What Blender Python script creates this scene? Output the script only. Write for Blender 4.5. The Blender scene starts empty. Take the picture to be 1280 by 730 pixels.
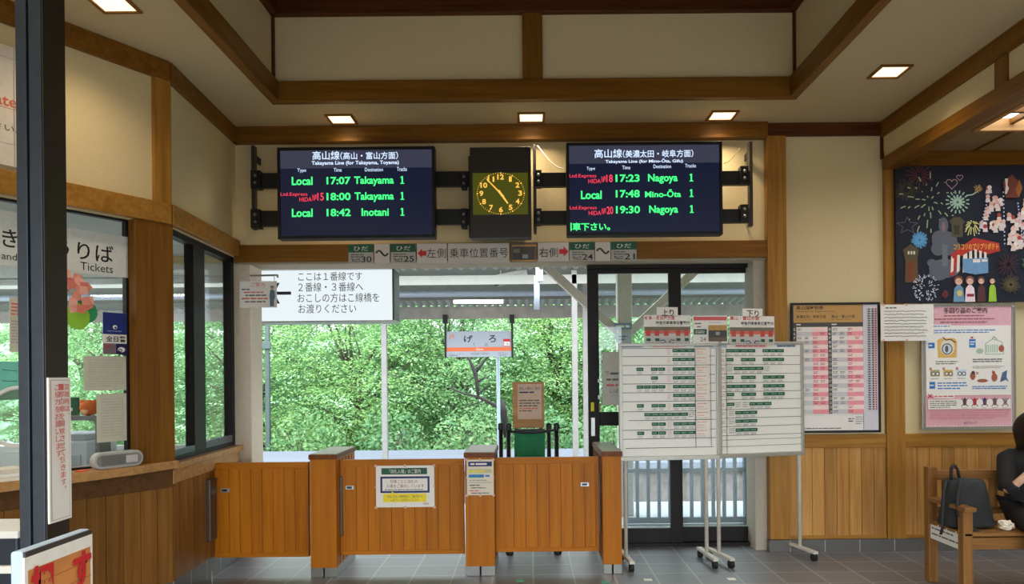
import bpy, bmesh, math, random
from mathutils import Matrix, Vector
random.seed(11)
S = bpy.context.scene
COL = S.collection
# ------------------------------------------------------------------ camera
F, CX, CY, EYE = 925.0, 662.0, 469.0, 1.55      # focal length in pixels, vanishing point, eye height
TH = math.radians(0.55)
cam_data = bpy.data.cameras.new('camera')
cam_data.sensor_width = 36.0
cam_data.lens = F / 1280.0 * 36.0
cam_data.shift_x = -(CX - 640.0) / 1280.0
cam_data.shift_y = (CY - 365.0) / 1280.0
cam_data.clip_end = 300
cam = bpy.data.objects.new('camera', cam_data)
cam.matrix_world = Matrix.Translation((0, 0, EYE)) @ Matrix.Rotation(math.pi/2, 4, 'X') @ Matrix.Rotation(-TH, 4, 'Z')
COL.objects.link(cam)
S.camera = cam
# ------------------------------------------------------------------ sky, exposure
world = bpy.data.worlds.new('overcast_sky')
S.world = world
world.use_nodes = True
wn = world.node_tree.nodes
wn['Background'].inputs[0].default_value = (0.87, 0.94, 1.0, 1)
_tc = wn.new('ShaderNodeTexCoord'); _sx = wn.new('ShaderNodeSeparateXYZ'); _mr = wn.new('ShaderNodeMapRange')
_mr.interpolation_type = 'SMOOTHSTEP'
_mr.inputs['From Min'].default_value = 0.35; _mr.inputs['From Max'].default_value = -0.75
_mr.inputs['To Min'].default_value = 2.5; _mr.inputs['To Max'].default_value = 5.2     # brighter sky on the street side
world.node_tree.links.new(_tc.outputs['Generated'], _sx.inputs[0]); world.node_tree.links.new(_sx.outputs['Y'], _mr.inputs['Value'])
_ov = wn.new('ShaderNodeMapRange'); _ov.inputs['From Min'].default_value = 0.0; _ov.inputs['From Max'].default_value = 1.0
_ov.inputs['To Min'].default_value = 0.85; _ov.inputs['To Max'].default_value = 2.4      # overcast sky: brightest overhead
_mu = wn.new('ShaderNodeMath'); _mu.operation = 'MULTIPLY'
world.node_tree.links.new(_sx.outputs['Z'], _ov.inputs['Value'])
world.node_tree.links.new(_mr.outputs[0], _mu.inputs[0]); world.node_tree.links.new(_ov.outputs[0], _mu.inputs[1])
world.node_tree.links.new(_mu.outputs[0], wn['Background'].inputs[1])
S.cycles.diffuse_bounces = 8
S.view_settings.view_transform = 'Standard'
S.view_settings.look = 'None'
S.view_settings.exposure = 0.28
S.view_settings.gamma = 1.0
S.view_settings.use_curve_mapping = False
LAMP_W = 32.0          # each recessed downlight
LAMP_FILL_W = 85.0     # stronger downlights added out of view to brighten the room
SKYLIGHT = 4.5         # emission of the skylight panes in the side hall
# ------------------------------------------------------------------ pixel helpers
def ray(px, py):
    dx, dy = px - CX, CY - py
    return Vector(((dx*math.cos(TH) + dy*math.sin(TH))/F, 1.0, (-dx*math.sin(TH) + dy*math.cos(TH))/F))
def at(px, py, Y):
    r = ray(px, py)
    return Vector((r.x*Y, Y, EYE + r.z*Y))
def frame(p, q, z=0.0):
    a = math.atan2(q[1]-p[1], q[0]-p[0])
    return Matrix.Translation((p[0], p[1], z)) @ Matrix.Rotation(a, 4, 'Z')
def hit(fr, px, py, d=0.0):
    inv = fr.inverted()
    o = inv @ Vector((0, 0, EYE)); r = inv.to_3x3() @ ray(px, py)
    t = (d - o.y) / r.y
    p = o + r*t
    return p.x, p.z
# ------------------------------------------------------------------ materials
def lin(c):
    return tuple(((v/255.0)/12.92 if v/255.0 <= 0.04045 else ((v/255.0+0.055)/1.055)**2.4) for v in c) + (1.0,)
MATS = {}
def newmat(name):
    m = bpy.data.materials.new(name); m.use_nodes = True
    MATS[name] = m
    return m, m.node_tree, m.node_tree.nodes['Principled BSDF']
def mat(name, col, rough=0.55, metal=0.0, var=0.05, spec=0.5, bump=0.0, scale=30.0):
    if name in MATS: return MATS[name]
    m, nt, b = newmat(name)
    b.inputs['Roughness'].default_value = rough; b.inputs['Metallic'].default_value = metal
    b.inputs['Specular IOR Level'].default_value = spec
    n = nt.nodes.new('ShaderNodeTexNoise'); n.inputs['Scale'].default_value = scale; n.inputs['Detail'].default_value = 4
    tc = nt.nodes.new('ShaderNodeTexCoord'); nt.links.new(tc.outputs['Object'], n.inputs['Vector'])
    r = nt.nodes.new('ShaderNodeValToRGB'); c = lin(col)
    r.color_ramp.elements[0].position = 0.3; r.color_ramp.elements[1].position = 0.7
    r.color_ramp.elements[0].color = tuple(v*(1-var) for v in c[:3]) + (1,)
    r.color_ramp.elements[1].color = tuple(min(1, v*(1+var)) for v in c[:3]) + (1,)
    nt.links.new(n.outputs['Fac'], r.inputs['Fac']); nt.links.new(r.outputs['Color'], b.inputs['Base Color'])
    if bump:
        bp = nt.nodes.new('ShaderNodeBump'); bp.inputs['Strength'].default_value = bump; bp.inputs['Distance'].default_value = 0.01
        nt.links.new(n.outputs['Fac'], bp.inputs['Height']); nt.links.new(bp.outputs['Normal'], b.inputs['Normal'])
    return m
def wood(name, c1, c2, axis='z', rough=0.42, isl=0.22, coat=0.0):
    key = name + '_' + axis
    if key in MATS: return MATS[key]
    m, nt, b = newmat(key)
    L = nt.links
    tc = nt.nodes.new('ShaderNodeTexCoord'); geo = nt.nodes.new('ShaderNodeNewGeometry')
    ad = nt.nodes.new('ShaderNodeVectorMath'); ad.operation = 'MULTIPLY_ADD'
    ad.inputs[1].default_value = (1, 1, 1)
    sc = nt.nodes.new('ShaderNodeVectorMath'); sc.operation = 'SCALE'; sc.inputs['Scale'].default_value = 7.3
    cb = nt.nodes.new('ShaderNodeCombineXYZ')
    for i in range(3): L.new(geo.outputs['Random Per Island'], cb.inputs[i])
    L.new(cb.outputs[0], sc.inputs[0]); L.new(tc.outputs['Object'], ad.inputs[0]); L.new(sc.outputs[0], ad.inputs[2])
    mp = nt.nodes.new('ShaderNodeMapping')
    mp.inputs['Scale'].default_value = {'x': (0.7, 14, 14), 'y': (14, 0.7, 14), 'z': (14, 14, 0.7)}[axis]
    L.new(ad.outputs[0], mp.inputs['Vector'])
    n = nt.nodes.new('ShaderNodeTexNoise'); n.inputs['Scale'].default_value = 1.6; n.inputs['Detail'].default_value = 7; n.inputs['Roughness'].default_value = 0.62
    n.inputs['Distortion'].default_value = 0.6
    L.new(mp.outputs[0], n.inputs['Vector'])
    r = nt.nodes.new('ShaderNodeValToRGB')
    r.color_ramp.elements[0].position = 0.32; r.color_ramp.elements[1].position = 0.68
    r.color_ramp.elements[0].color = lin(c2); r.color_ramp.elements[1].color = lin(c1)
    L.new(n.outputs['Fac'], r.inputs['Fac'])
    mr = nt.nodes.new('ShaderNodeMapRange'); mr.inputs['To Min'].default_value = 1-isl; mr.inputs['To Max'].default_value = 1+isl*0.5
    L.new(geo.outputs['Random Per Island'], mr.inputs['Value'])
    mx = nt.nodes.new('ShaderNodeVectorMath'); mx.operation = 'SCALE'
    L.new(r.outputs['Color'], mx.inputs[0]); L.new(mr.outputs[0], mx.inputs['Scale'])
    L.new(mx.outputs[0], b.inputs['Base Color'])
    b.inputs['Roughness'].default_value = rough
    b.inputs['Specular IOR Level'].default_value = 0.2; b.inputs['Coat Weight'].default_value = coat; b.inputs['Coat Roughness'].default_value = 0.25
    bp = nt.nodes.new('ShaderNodeBump'); bp.inputs['Strength'].default_value = 0.12; bp.inputs['Distance'].default_value = 0.004
    L.new(n.outputs['Fac'], bp.inputs['Height']); L.new(bp.outputs[0], b.inputs['Normal'])
    return m
def oak(ax='z'): return wood('oak', (186, 136, 62), (152, 102, 38), ax)
def beamw(ax='x'): return wood('beam_wood', (142, 96, 32), (110, 68, 16), ax)
def darkw(ax='x'): return wood('dark_beam', (104, 58, 26), (74, 38, 15), ax)
def plankw(ax='z'): return wood('plank', (196, 148, 84), (164, 112, 56), ax)
def cplankw(ax='z'): return wood('counter_plank', (146, 102, 48), (116, 76, 32), ax)
def gatew(ax='z'): return wood('gate_wood', (190, 116, 16), (166, 94, 9), ax, rough=0.45, isl=0.09)
def benchw(ax='z'): return wood('bench_wood', (164, 118, 66), (124, 82, 40), ax)
def topw(ax='x'): return wood('worktop_wood', (206, 160, 104), (176, 128, 76), ax)
def emis(name, col, st):
    if name in MATS: return MATS[name]
    m, nt, b = newmat(name)
    b.inputs['Base Color'].default_value = (0, 0, 0, 1)
    b.inputs['Emission Color'].default_value = lin(col); b.inputs['Emission Strength'].default_value = st
    b.inputs['Roughness'].default_value = 0.3
    return m
def glass(name, tint=(1, 1, 1), refl=0.04):
    if name in MATS: return MATS[name]
    m, nt, b = newmat(name); nt.nodes.remove(b)
    t = nt.nodes.new('ShaderNodeBsdfTransparent'); t.inputs[0].default_value = (*tint, 1)
    g = nt.nodes.new('ShaderNodeBsdfGlossy'); g.inputs['Roughness'].default_value = 0.02
    ge = nt.nodes.new('ShaderNodeNewGeometry')
    dt = nt.nodes.new('ShaderNodeVectorMath'); dt.operation = 'DOT_PRODUCT'
    nt.links.new(ge.outputs['Normal'], dt.inputs[0]); nt.links.new(ge.outputs['Incoming'], dt.inputs[1])
    ab = nt.nodes.new('ShaderNodeMath'); ab.operation = 'ABSOLUTE'; nt.links.new(dt.outputs['Value'], ab.inputs[0])
    om = nt.nodes.new('ShaderNodeMath'); om.operation = 'SUBTRACT'; om.inputs[0].default_value = 1.0; nt.links.new(ab.outputs[0], om.inputs[1])
    pw = nt.nodes.new('ShaderNodeMath'); pw.operation = 'POWER'; pw.inputs[1].default_value = 5.0; nt.links.new(om.outputs[0], pw.inputs[0])
    mu = nt.nodes.new('ShaderNodeMath'); mu.operation = 'MULTIPLY_ADD'; mu.inputs[1].default_value = 0.9; mu.inputs[2].default_value = refl
    mu.use_clamp = True
    nt.links.new(pw.outputs[0], mu.inputs[0])
    mx = nt.nodes.new('ShaderNodeMixShader')
    nt.links.new(mu.outputs[0], mx.inputs[0]); nt.links.new(t.outputs[0], mx.inputs[1]); nt.links.new(g.outputs[0], mx.inputs[2])
    nt.links.new(mx.outputs[0], nt.nodes['Material Output'].inputs[0])
    return m
def tiles(name, c1, c2, grout, w, h, ox, oy, rough, mort=0.007):
    m, nt, b = newmat(name); L = nt.links
    tc = nt.nodes.new('ShaderNodeTexCoord'); mp = nt.nodes.new('ShaderNodeMapping'); mp.inputs['Location'].default_value = (ox, oy, 0)
    L.new(tc.outputs['Object'], mp.inputs[0])
    br = nt.nodes.new('ShaderNodeTexBrick'); br.offset = 0.0; br.squash = 1.0
    br.inputs['Color1'].default_value = lin(c1); br.inputs['Color2'].default_value = lin(c2); br.inputs['Mortar'].default_value = lin(grout)
    br.inputs['Scale'].default_value = 1.0; br.inputs['Brick Width'].default_value = w; br.inputs['Row Height'].default_value = h
    br.inputs['Mortar Size'].default_value = mort; br.inputs['Mortar Smooth'].default_value = 0.1
    L.new(mp.outputs[0], br.inputs['Vector'])
    n = nt.nodes.new('ShaderNodeTexNoise'); n.inputs['Scale'].default_value = 18; n.inputs['Detail'].default_value = 6
    L.new(tc.outputs['Object'], n.inputs['Vector'])
    mr = nt.nodes.new('ShaderNodeMapRange'); mr.inputs['To Min'].default_value = 0.88; mr.inputs['To Max'].default_value = 1.12
    L.new(n.outputs['Fac'], mr.inputs['Value'])
    sc = nt.nodes.new('ShaderNodeVectorMath'); sc.operation = 'SCALE'
    L.new(br.outputs['Color'], sc.inputs[0]); L.new(mr.outputs[0], sc.inputs['Scale']); L.new(sc.outputs[0], b.inputs['Base Color'])
    mr2 = nt.nodes.new('ShaderNodeMapRange'); mr2.inputs['To Min'].default_value = rough-0.07; mr2.inputs['To Max'].default_value = rough+0.1
    L.new(n.outputs['Fac'], mr2.inputs['Value']); L.new(mr2.outputs[0], b.inputs['Roughness'])
    bp = nt.nodes.new('ShaderNodeBump'); bp.inputs['Strength'].default_value = 0.35; bp.inputs['Distance'].default_value = 0.004; bp.invert = True
    L.new(br.outputs['Fac'], bp.inputs['Height'])
    bp2 = nt.nodes.new('ShaderNodeBump'); bp2.inputs['Strength'].default_value = 0.03; bp2.inputs['Distance'].default_value = 0.004
    b.inputs['Specular IOR Level'].default_value = 0.5; b.inputs['IOR'].default_value = 1.9
    L.new(n.outputs['Fac'], bp2.inputs['Height']); L.new(bp.outputs[0], bp2.inputs['Normal']); L.new(bp2.outputs[0], b.inputs['Normal'])
    return m
PLASTER = mat('cream_plaster', (214, 196, 152), 0.9, var=0.03, bump=0.15, scale=60)
CEILP = mat('ceiling_plaster', (196, 178, 140), 0.95, var=0.03, bump=0.1, scale=80)
WHITE = mat('white_paint', (232, 232, 226), 0.5, var=0.02)
PAPER = mat('white_paper', (238, 234, 226), 0.75, var=0.02)
CREAM = mat('cream_paper', (226, 216, 196), 0.75, var=0.02)
BLACK = mat('black_ink', (22, 22, 24), 0.6)
INK = mat('grey_ink', (96, 94, 92), 0.7)
LINK = mat('pale_ink', (168, 164, 158), 0.7)
RED = mat('red_ink', (198, 34, 40), 0.6)
PINKRED = mat('faded_red_ink', (214, 96, 96), 0.6)
GREEN = mat('green_ink', (22, 88, 62), 0.6)
NAVY = mat('navy_ink', (28, 44, 104), 0.6)
BLUE = mat('blue_ink', (44, 120, 190), 0.6)
PINK = mat('pink_ink', (240, 176, 184), 0.6)
DPINK = mat('deep_pink_ink', (226, 128, 146), 0.6)
YEL = mat('yellow_ink', (244, 222, 30), 0.6)
ORANGE = mat('orange_ink', (226, 108, 62), 0.6)
GREY = mat('grey_paint', (150, 152, 150), 0.5)
DGREY = mat('dark_grey_print', (74, 70, 68), 0.6)
TAN = mat('tan_print', (190, 146, 84), 0.6)
SILVER = mat('brushed_metal', (176, 178, 176), 0.35, 0.85, bump=0.05)
STEEL = mat('worn_steel', (150, 150, 146), 0.3, 0.9)
DMETAL = mat('dark_bronze_metal', (22, 16, 14), 0.5, 0.0, var=0.1, spec=0.25)
BLK = mat('black_metal', (20, 20, 21), 0.45, 0.2)
RUBBER = mat('black_rubber', (18, 18, 19), 0.7)
# ------------------------------------------------------------------ objects
WM = {}
CNT = {}
def blender_name(n): return n
def thing(name, label, cat, loc=(0, 0, 0), rotz=0.0, group=None):
    o = bpy.data.objects.new(name, None); COL.objects.link(o)
    o.empty_display_size = 0.1
    o.location = loc; o.rotation_euler = (0, 0, rotz)
    WM[o.name] = Matrix.Translation(loc) @ Matrix.Rotation(rotz, 4, 'Z')
    tag(o, label, cat, group)
    return o
def tag(o, label, cat, group=None):
    o['label'] = label; o['category'] = cat
    if group: o['group'] = group
    return o
def dup(root, loc, rotz=None, label=None):
    r = root.copy(); COL.objects.link(r); r.location = loc
    if rotz is not None: r.rotation_euler = (0, 0, rotz)
    if label: r['label'] = label
    def kids(a, b):
        for ch in a.children:
            c = ch.copy(); COL.objects.link(c); c.parent = b
            kids(ch, c)
    kids(root, r)
    return r
class MB:
    def __init__(s): s.v = []; s.f = []; s.m = []; s.mats = []; s.M = Matrix.Identity(4)
    def mi(s, mt):
        if mt not in s.mats: s.mats.append(mt)
        return s.mats.index(mt)
    def add(s, vs, fs, mt, M=None):
        M = s.M if M is None else M
        b = len(s.v); s.v += [M @ Vector(p) for p in vs]
        i = s.mi(mt)
        for f in fs: s.f.append([b+k for k in f]); s.m.append(i)
        return s
    def box(s, a, b, mt, M=None):
        x0, x1 = sorted((a[0], b[0])); y0, y1 = sorted((a[1], b[1])); z0, z1 = sorted((a[2], b[2]))
        return s.add([(x0,y0,z0),(x1,y0,z0),(x1,y1,z0),(x0,y1,z0),(x0,y0,z1),(x1,y0,z1),(x1,y1,z1),(x0,y1,z1)],
              [(0,3,2,1),(4,5,6,7),(0,1,5,4),(1,2,6,5),(2,3,7,6),(3,0,4,7)], mt, M)
    def bar(s, p, q, w, h, mt, up=(0, 0, 1), M=None):
        p, q = Vector(p), Vector(q); d = (q-p); L = d.length; d.normalize()
        up = Vector(up)
        if abs(d.dot(up)) > 0.98: up = Vector((0, 1, 0))
        sx = d.cross(up).normalized(); uz = sx.cross(d).normalized()
        R = Matrix((( sx.x, d.x, uz.x, p.x), (sx.y, d.y, uz.y, p.y), (sx.z, d.z, uz.z, p.z), (0, 0, 0, 1)))
        return s.box((-w/2, 0, -h/2), (w/2, L, h/2), mt, (s.M if M is None else M) @ R)
    def tube(s, pts, r, mt, n=10, cap=True, M=None):
        pts = [Vector(p) for p in pts]; rs = r if isinstance(r, (list, tuple)) else [r]*len(pts)
        vs, fs = [], []
        px = None
        for i, p in enumerate(pts):
            d = (pts[min(i+1, len(pts)-1)] - pts[max(i-1, 0)]).normalized()
            if px is None:
                px = d.cross(Vector((0, 0, 1)) if abs(d.z) < 0.95 else Vector((1, 0, 0))).normalized()
            px = (px - d*px.dot(d)).normalized(); py = d.cross(px)
            for k in range(n):
                a = 2*math.pi*k/n
                vs.append(p + (px*math.cos(a) + py*math.sin(a))*rs[i])
        for i in range(len(pts)-1):
            for k in range(n):
                k2 = (k+1) % n
                fs.append((i*n+k, i*n+k2, (i+1)*n+k2, (i+1)*n+k))
        if cap:
            fs.append(tuple(reversed(range(n)))); fs.append(tuple((len(pts)-1)*n+k for k in range(n)))
        return s.add(vs, fs, mt, M)
    def lathe(s, c, prof, mt, n=24, axis='z', M=None):
        vs, fs = [], []
        for (r, z) in prof:
            for k in range(n):
                a = 2*math.pi*k/n
                p = (r*math.cos(a), r*math.sin(a), z)
                if axis == 'y': p = (p[0], z, p[1])
                if axis == 'x': p = (z, p[0], p[1])
                vs.append((c[0]+p[0], c[1]+p[1], c[2]+p[2]))
        for i in range(len(prof)-1):
            for k in range(n):
                k2 = (k+1) % n
                fs.append((i*n+k, i*n+k2, (i+1)*n+k2, (i+1)*n+k))
        fs.append(tuple(range(n))); fs.append(tuple((len(prof)-1)*n+k for k in range(n)))
        return s.add(vs, fs, mt, M)
    def prism(s, poly, y0, y1, mt, M=None):           # outline in local x,z ; thickness along y
        n = len(poly)
        vs = [(x, y0, z) for x, z in poly] + [(x, y1, z) for x, z in poly]
        fs = [tuple(range(n)), tuple(reversed(range(n, 2*n)))] + [(i, n+i, n+(i+1) % n, (i+1) % n) for i in range(n)]
        return s.add(vs, fs, mt, M)
    def build(s, name, parent=None, origin=None, bevel=0.0, smooth=False, segs=2):
        me = bpy.data.meshes.new(name)
        if parent is not None: inv = WM[parent.name].inverted()
        elif origin is not None: inv = Matrix.Translation(origin).inverted()
        else: inv = Matrix.Identity(4)
        me.from_pydata([tuple(inv @ p) for p in s.v], [], s.f)
        for mt in s.mats: me.materials.append(mt)
        me.polygons.foreach_set('material_index', s.m)
        if smooth: me.polygons.foreach_set('use_smooth', [True]*len(me.polygons))
        me.update()
        bm = bmesh.new(); bm.from_mesh(me); bmesh.ops.recalc_face_normals(bm, faces=bm.faces); bm.to_mesh(me); bm.free()
        o = bpy.data.objects.new(name, me); COL.objects.link(o)
        if parent is not None:
            o.parent = parent; WM[o.name] = WM[parent.name].copy()
        else:
            if origin is not None: o.location = origin
            WM[o.name] = Matrix.Translation(origin) if origin is not None else Matrix.Identity(4)
        if bevel:
            md = o.modifiers.new('edge', 'BEVEL'); md.width = bevel; md.segments = segs; md.limit_method = 'ANGLE'; md.angle_limit = 0.6
        return o
def struct(o):
    o['kind'] = 'structure'; return o
TRIM = [0]
def trim(mb, bevel=0.004):
    TRIM[0] += 1
    return struct(mb.build('trim_%d' % TRIM[0], bevel=bevel))
# ------------------------------------------------------------------ writing
TCACHE = {}
def text2d(body, bold=0.0):
    key = (body, bold)
    if key in TCACHE: return TCACHE[key]
    cu = bpy.data.curves.new('writing', 'FONT'); cu.body = body; cu.size = 1.0; cu.resolution_u = 3; cu.offset = bold
    ob = bpy.data.objects.new('writing', cu)
    me = ob.to_mesh()
    vs = [(v.co.x, v.co.y) for v in me.vertices]; fs = [tuple(p.vertices) for p in me.polygons]
    ob.to_mesh_clear(); bpy.data.objects.remove(ob); bpy.data.curves.remove(cu)
    TCACHE[key] = (vs, fs)
    return vs, fs
def ngon(cx, cy, rx, ry=None, n=20, a0=0):
    ry = ry or rx
    return [(cx + rx*math.cos(a0+2*math.pi*i/n), cy + ry*math.sin(a0+2*math.pi*i/n)) for i in range(n)]
def sign(name, label, cat, rect, base, els, Y=None, M=None, size=None, thick=0.012, group=None, border=None, bw=0.02, bd=0.02, bevel=0.0, step=0.0005, parent=None):
    """A flat sign: panel with a printed face (child) and an optional border frame; rect and the elements share one pixel frame."""
    x0, y0, x1, y1 = rect
    if M is None:
        c = at((x0+x1)/2, (y0+y1)/2, Y); M = Matrix.Translation(c)
        size = ((x1-x0)*Y/F, (y1-y0)*Y/F)
    w, h = size; su, sv = w/(x1-x0), h/(y1-y0)
    U = lambda x: (x-(x0+x1)/2)*su
    V = lambda y: ((y0+y1)/2-y)*sv
    mb = MB(); mb.M = M
    mb.box((-w/2, 0, -h/2), (w/2, thick, h/2), base)
    o = mb.build(name, parent=parent, origin=None if parent else M.translation.copy(), bevel=bevel)
    if label: tag(o, label, cat, group)
    pb = MB(); pb.M = M
    lay = 0; step = max(3e-5, min(step, 0.012/max(1, len(els))))
    for e in els:
        lay += 1; d = -step*lay
        k = e[0]
        if k == 'r':
            a, b, c2, d2 = U(e[1]), V(e[2]), U(e[3]), V(e[4])
            pb.add([(a, d, b), (c2, d, b), (c2, d, d2), (a, d, d2)], [(3, 2, 1, 0)], e[5])
        elif k == 't':
            vs, fs = text2d(e[1], e[7] if len(e) > 7 else 0.0)
            if not vs: continue
            mx0 = min(p[0] for p in vs); mx1 = max(p[0] for p in vs); my0 = min(p[1] for p in vs); my1 = max(p[1] for p in vs)
            a, b, c2, d2 = U(e[2]), V(e[5]), U(e[4]), V(e[3])
            pb.add([(a+(p[0]-mx0)/max(1e-6, mx1-mx0)*(c2-a), d, b+(p[1]-my0)/max(1e-6, my1-my0)*(d2-b)) for p in vs], fs, e[6])
        elif k == 'l':                       # rows of print too small to read
            n = e[5]; ra = random.Random(int(e[1]*7+e[2]*13))
            hh = (e[4]-e[2])/n
            for i in range(n):
                yy = e[2]+hh*(i+0.25); x = e[1]; end = e[3] - (ra.random()*0.25*(e[3]-e[1]) if i == n-1 else ra.random()*0.05*(e[3]-e[1]))
                while x < end-0.3:
                    wd = min(end-x, hh*(0.8+ra.random()*2.2))
                    a, b, c2, d2 = U(x), V(yy), U(x+wd), V(yy+hh*0.45)
                    pb.add([(a, d, b), (c2, d, b), (c2, d, d2), (a, d, d2)], [(3, 2, 1, 0)], e[6])
                    x += wd + hh*0.3
        elif k == 'p':
            pb.add([(U(x), d, V(y)) for x, y in e[1]], [tuple(range(len(e[1])))], e[2])
        elif k == 's':                       # stroke through points, width e[3]
            pts = [Vector((U(x), V(y))) for x, y in e[1]]; hw = e[3]*su/2
            for i in range(len(pts)-1):
                t = (pts[i+1]-pts[i]); 
                if t.length < 1e-7: continue
                t.normalize(); nn = Vector((-t.y, t.x))*hw
                q = [pts[i]+nn, pts[i+1]+nn, pts[i+1]-nn, pts[i]-nn]
                pb.add([(p.x, d, p.y) for p in q], [(0, 1, 2, 3)], e[2])
    if els:
        ch = pb.build('printed_lettering', parent=o)
        for p in ch.data.polygons: pass
        fix_normals(ch, M)
    if border:
        fb = MB(); fb.M = M
        fb.box((-w/2-bw*0.3, -bd, h/2-bw*0.7), (w/2+bw*0.3, thick*0.9, h/2+bw*0.3), border)
        fb.box((-w/2-bw*0.3, -bd, -h/2-bw*0.3), (w/2+bw*0.3, thick*0.9, -h/2+bw*0.7), border)
        fb.box((-w/2-bw*0.3, -bd, -h/2+bw*0.7), (-w/2+bw*0.7, thick*0.9, h/2-bw*0.7), border)
        fb.box((w/2-bw*0.7, -bd, -h/2+bw*0.7), (w/2+bw*0.3, thick*0.9, h/2-bw*0.7), border)
        fb.build('frame', parent=o, bevel=0.002)
    return o
def fix_normals(o, M):
    n = -(M.to_3x3() @ Vector((0, 1, 0)))
    for p in o.data.polygons:
        if p.normal.dot(n) < 0: p.flip()
    o.data.update()
# ================================================================== THE ROOM
YW, ZC, XR, XA = 6.45, 3.72, 3.09, 6.6
A, B = (-2.55, 6.45), (-2.47, 5.08)
E1 = (B[0]-0.515*2.4, B[1]-0.857*2.4)
YF = -2.0
fr_back = frame((0, YW), (1, YW))
fr_two = frame(B, A)              # side wall along the window pair
fr_one = frame(E1, B)             # angled ticket office wall
L1 = 2.4; L2 = math.hypot(A[0]-B[0], A[1]-B[1])
fr_right = frame((XR, YW), (XR, 0))
# floor
SLATE = tiles('slate_floor_tiles', (114, 115, 118), (100, 101, 104), (150, 148, 146), 0.311, 0.30, 1.23, -0.05, 0.40)
m = MB(); m.box((-4.2, YF-1, -0.12), (XA, 6.78, 0), SLATE); struct(m.build('floor'))
# ceiling with a raised centre
RX0, RX1, RY0, RY1 = -2.0, 2.115, 1.6, 5.82
m = MB()
m.box((-4.2, YF, ZC), (RX0, 6.7, ZC+0.12), CEILP); m.box((RX1, YF, ZC), (XR+0.12, 6.7, ZC+0.12), CEILP)
m.box((RX0, RY1, ZC), (RX1, 6.7, ZC+0.12), CEILP); m.box((RX0, YF, ZC), (RX1, RY0, ZC+0.12), CEILP)
struct(m.build('ceiling'))
ZR = 4.62
m = MB()
m.box((RX0-0.1, RY1, ZC+0.1), (RX1+0.1, RY1+0.1, ZR+0.1), PLASTER); m.box((RX0-0.1, RY0-0.1, ZC+0.1), (RX1+0.1, RY0, ZR+0.1), PLASTER)
m.box((RX0-0.1, RY0, ZC+0.1), (RX0, RY1, ZR+0.1), PLASTER); m.box((RX1, RY0, ZC+0.1), (RX1+0.1, RY1, ZR+0.1), PLASTER)
struct(m.build('wall_recess'))
m = MB(); m.box((RX0-0.1, RY0-0.1, ZR), (RX1+0.1, RY1+0.1, ZR+0.1), darkw('x'))
for k in range(9): m.box((RX0+0.25+k*0.45, RY0, ZR-0.05), (RX0+0.31+k*0.45, RY1, ZR), darkw('y'))
struct(m.build('ceiling_recess'))
t = 0.07
for a, b, w in (((RX0, RY1-t, ZC-0.025), (RX1, RY1, ZC+0.135), 'x'), ((RX0, RY0, ZC-0.025), (RX0+t, RY1-t, ZC+0.135), 'y'),
                ((RX1-t, RY0, ZC-0.025), (RX1, RY1-t, ZC+0.135), 'y'), ((RX0, RY0, ZC-0.025), (RX1, RY0+t, ZC+0.135), 'x')):
    m = MB(); m.box(a, b, beamw(w)); trim(m)
for a, b, w in (((RX0, RY1-0.06, 4.38), (RX1, RY1, ZR), 'x'), ((RX0, RY0, 4.38), (RX0+0.06, RY1-0.06, ZR), 'y'), ((RX1-0.06, RY0, 4.38), (RX1, RY1-0.06, ZR), 'y')):
    m = MB(); m.box(a, b, darkw(w)); trim(m)
p = at(653, 60, 5.8); q = at(678, 60, 5.8)
m = MB(); m.box((p.x, RY1-0.05, ZC+0.135), (q.x, RY1, 4.38), beamw('z')); trim(m)
for x in (RX0+0.012, RX1-0.012):
    m = MB(); m.box((x-0.012, RY1-0.02, ZC+0.135), (x+0.012, RY1, 4.38), darkw('z')); trim(m)
# back wall above the openings, and its right half
XC0, XC1 = at(960, 400, 6.4).x, at(984, 400, 6.4).x
m = MB(); m.box((-4.4, YW+0.02, 2.56), (XC1, 6.74, ZC), PLASTER); m.box((XC1-0.05, YW, 0), (XA, 6.74, ZC), PLASTER)
m.box((XC0-0.10, YW+0.03, 0), (XC1, 6.74, 2.6), mat('grey_jamb_paint', (176, 166, 150), 0.7))
struct(m.build('wall_back'))
m = MB(); m.box((-2.55, YW-0.07, 3.585), (XC0+0.01, YW+0.03, ZC), beamw('x')); trim(m)
m = MB(); m.box((XC0+0.01, YW-0.03, 3.605), (XR, YW+0.03, ZC), darkw('x')); trim(m)
m = MB(); m.box((-2.55, YW-0.045, 2.552), (XC0+0.02, YW+0.05, 2.70), beamw('x')); trim(m)
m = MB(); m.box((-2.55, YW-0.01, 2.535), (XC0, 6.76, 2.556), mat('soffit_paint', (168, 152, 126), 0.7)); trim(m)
m = MB(); m.box((XC0, YW-0.06, 0.11), (XC1, YW+0.03, 3.60), oak('z')); trim(m)
XD0 = XR; XD1 = at(1131, 400, 6.4).x
m = MB(); m.box((XD0, YW-0.045, 0.0), (XD1, YW+0.02, 3.46), oak('z')); trim(m)
m = MB(); m.box((XR-0.02, YW-0.03, 3.40), (XR+0.02, YW, 3.6), darkw('z')); trim(m)
# wall above the side hall
m = MB(); m.box((XR, YF, 3.3), (XR+0.1, YW, ZC), PLASTER); struct(m.build('wall_right'))
m = MB(); m.box((XR-0.03, YF, 3.585), (XR+0.02, YW-0.03, ZC), beamw('y')); trim(m)
m = MB(); m.box((XR-0.025, YF, 3.295), (XR+0.10, YW-0.06, 3.40), beamw('y')); trim(m)
for y in (4.87, 3.1, 1.4):
    m = MB(); m.box((XR-0.015, y-0.13, 3.40), (XR+0.02, y, 3.585), beamw('z')); trim(m)
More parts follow.
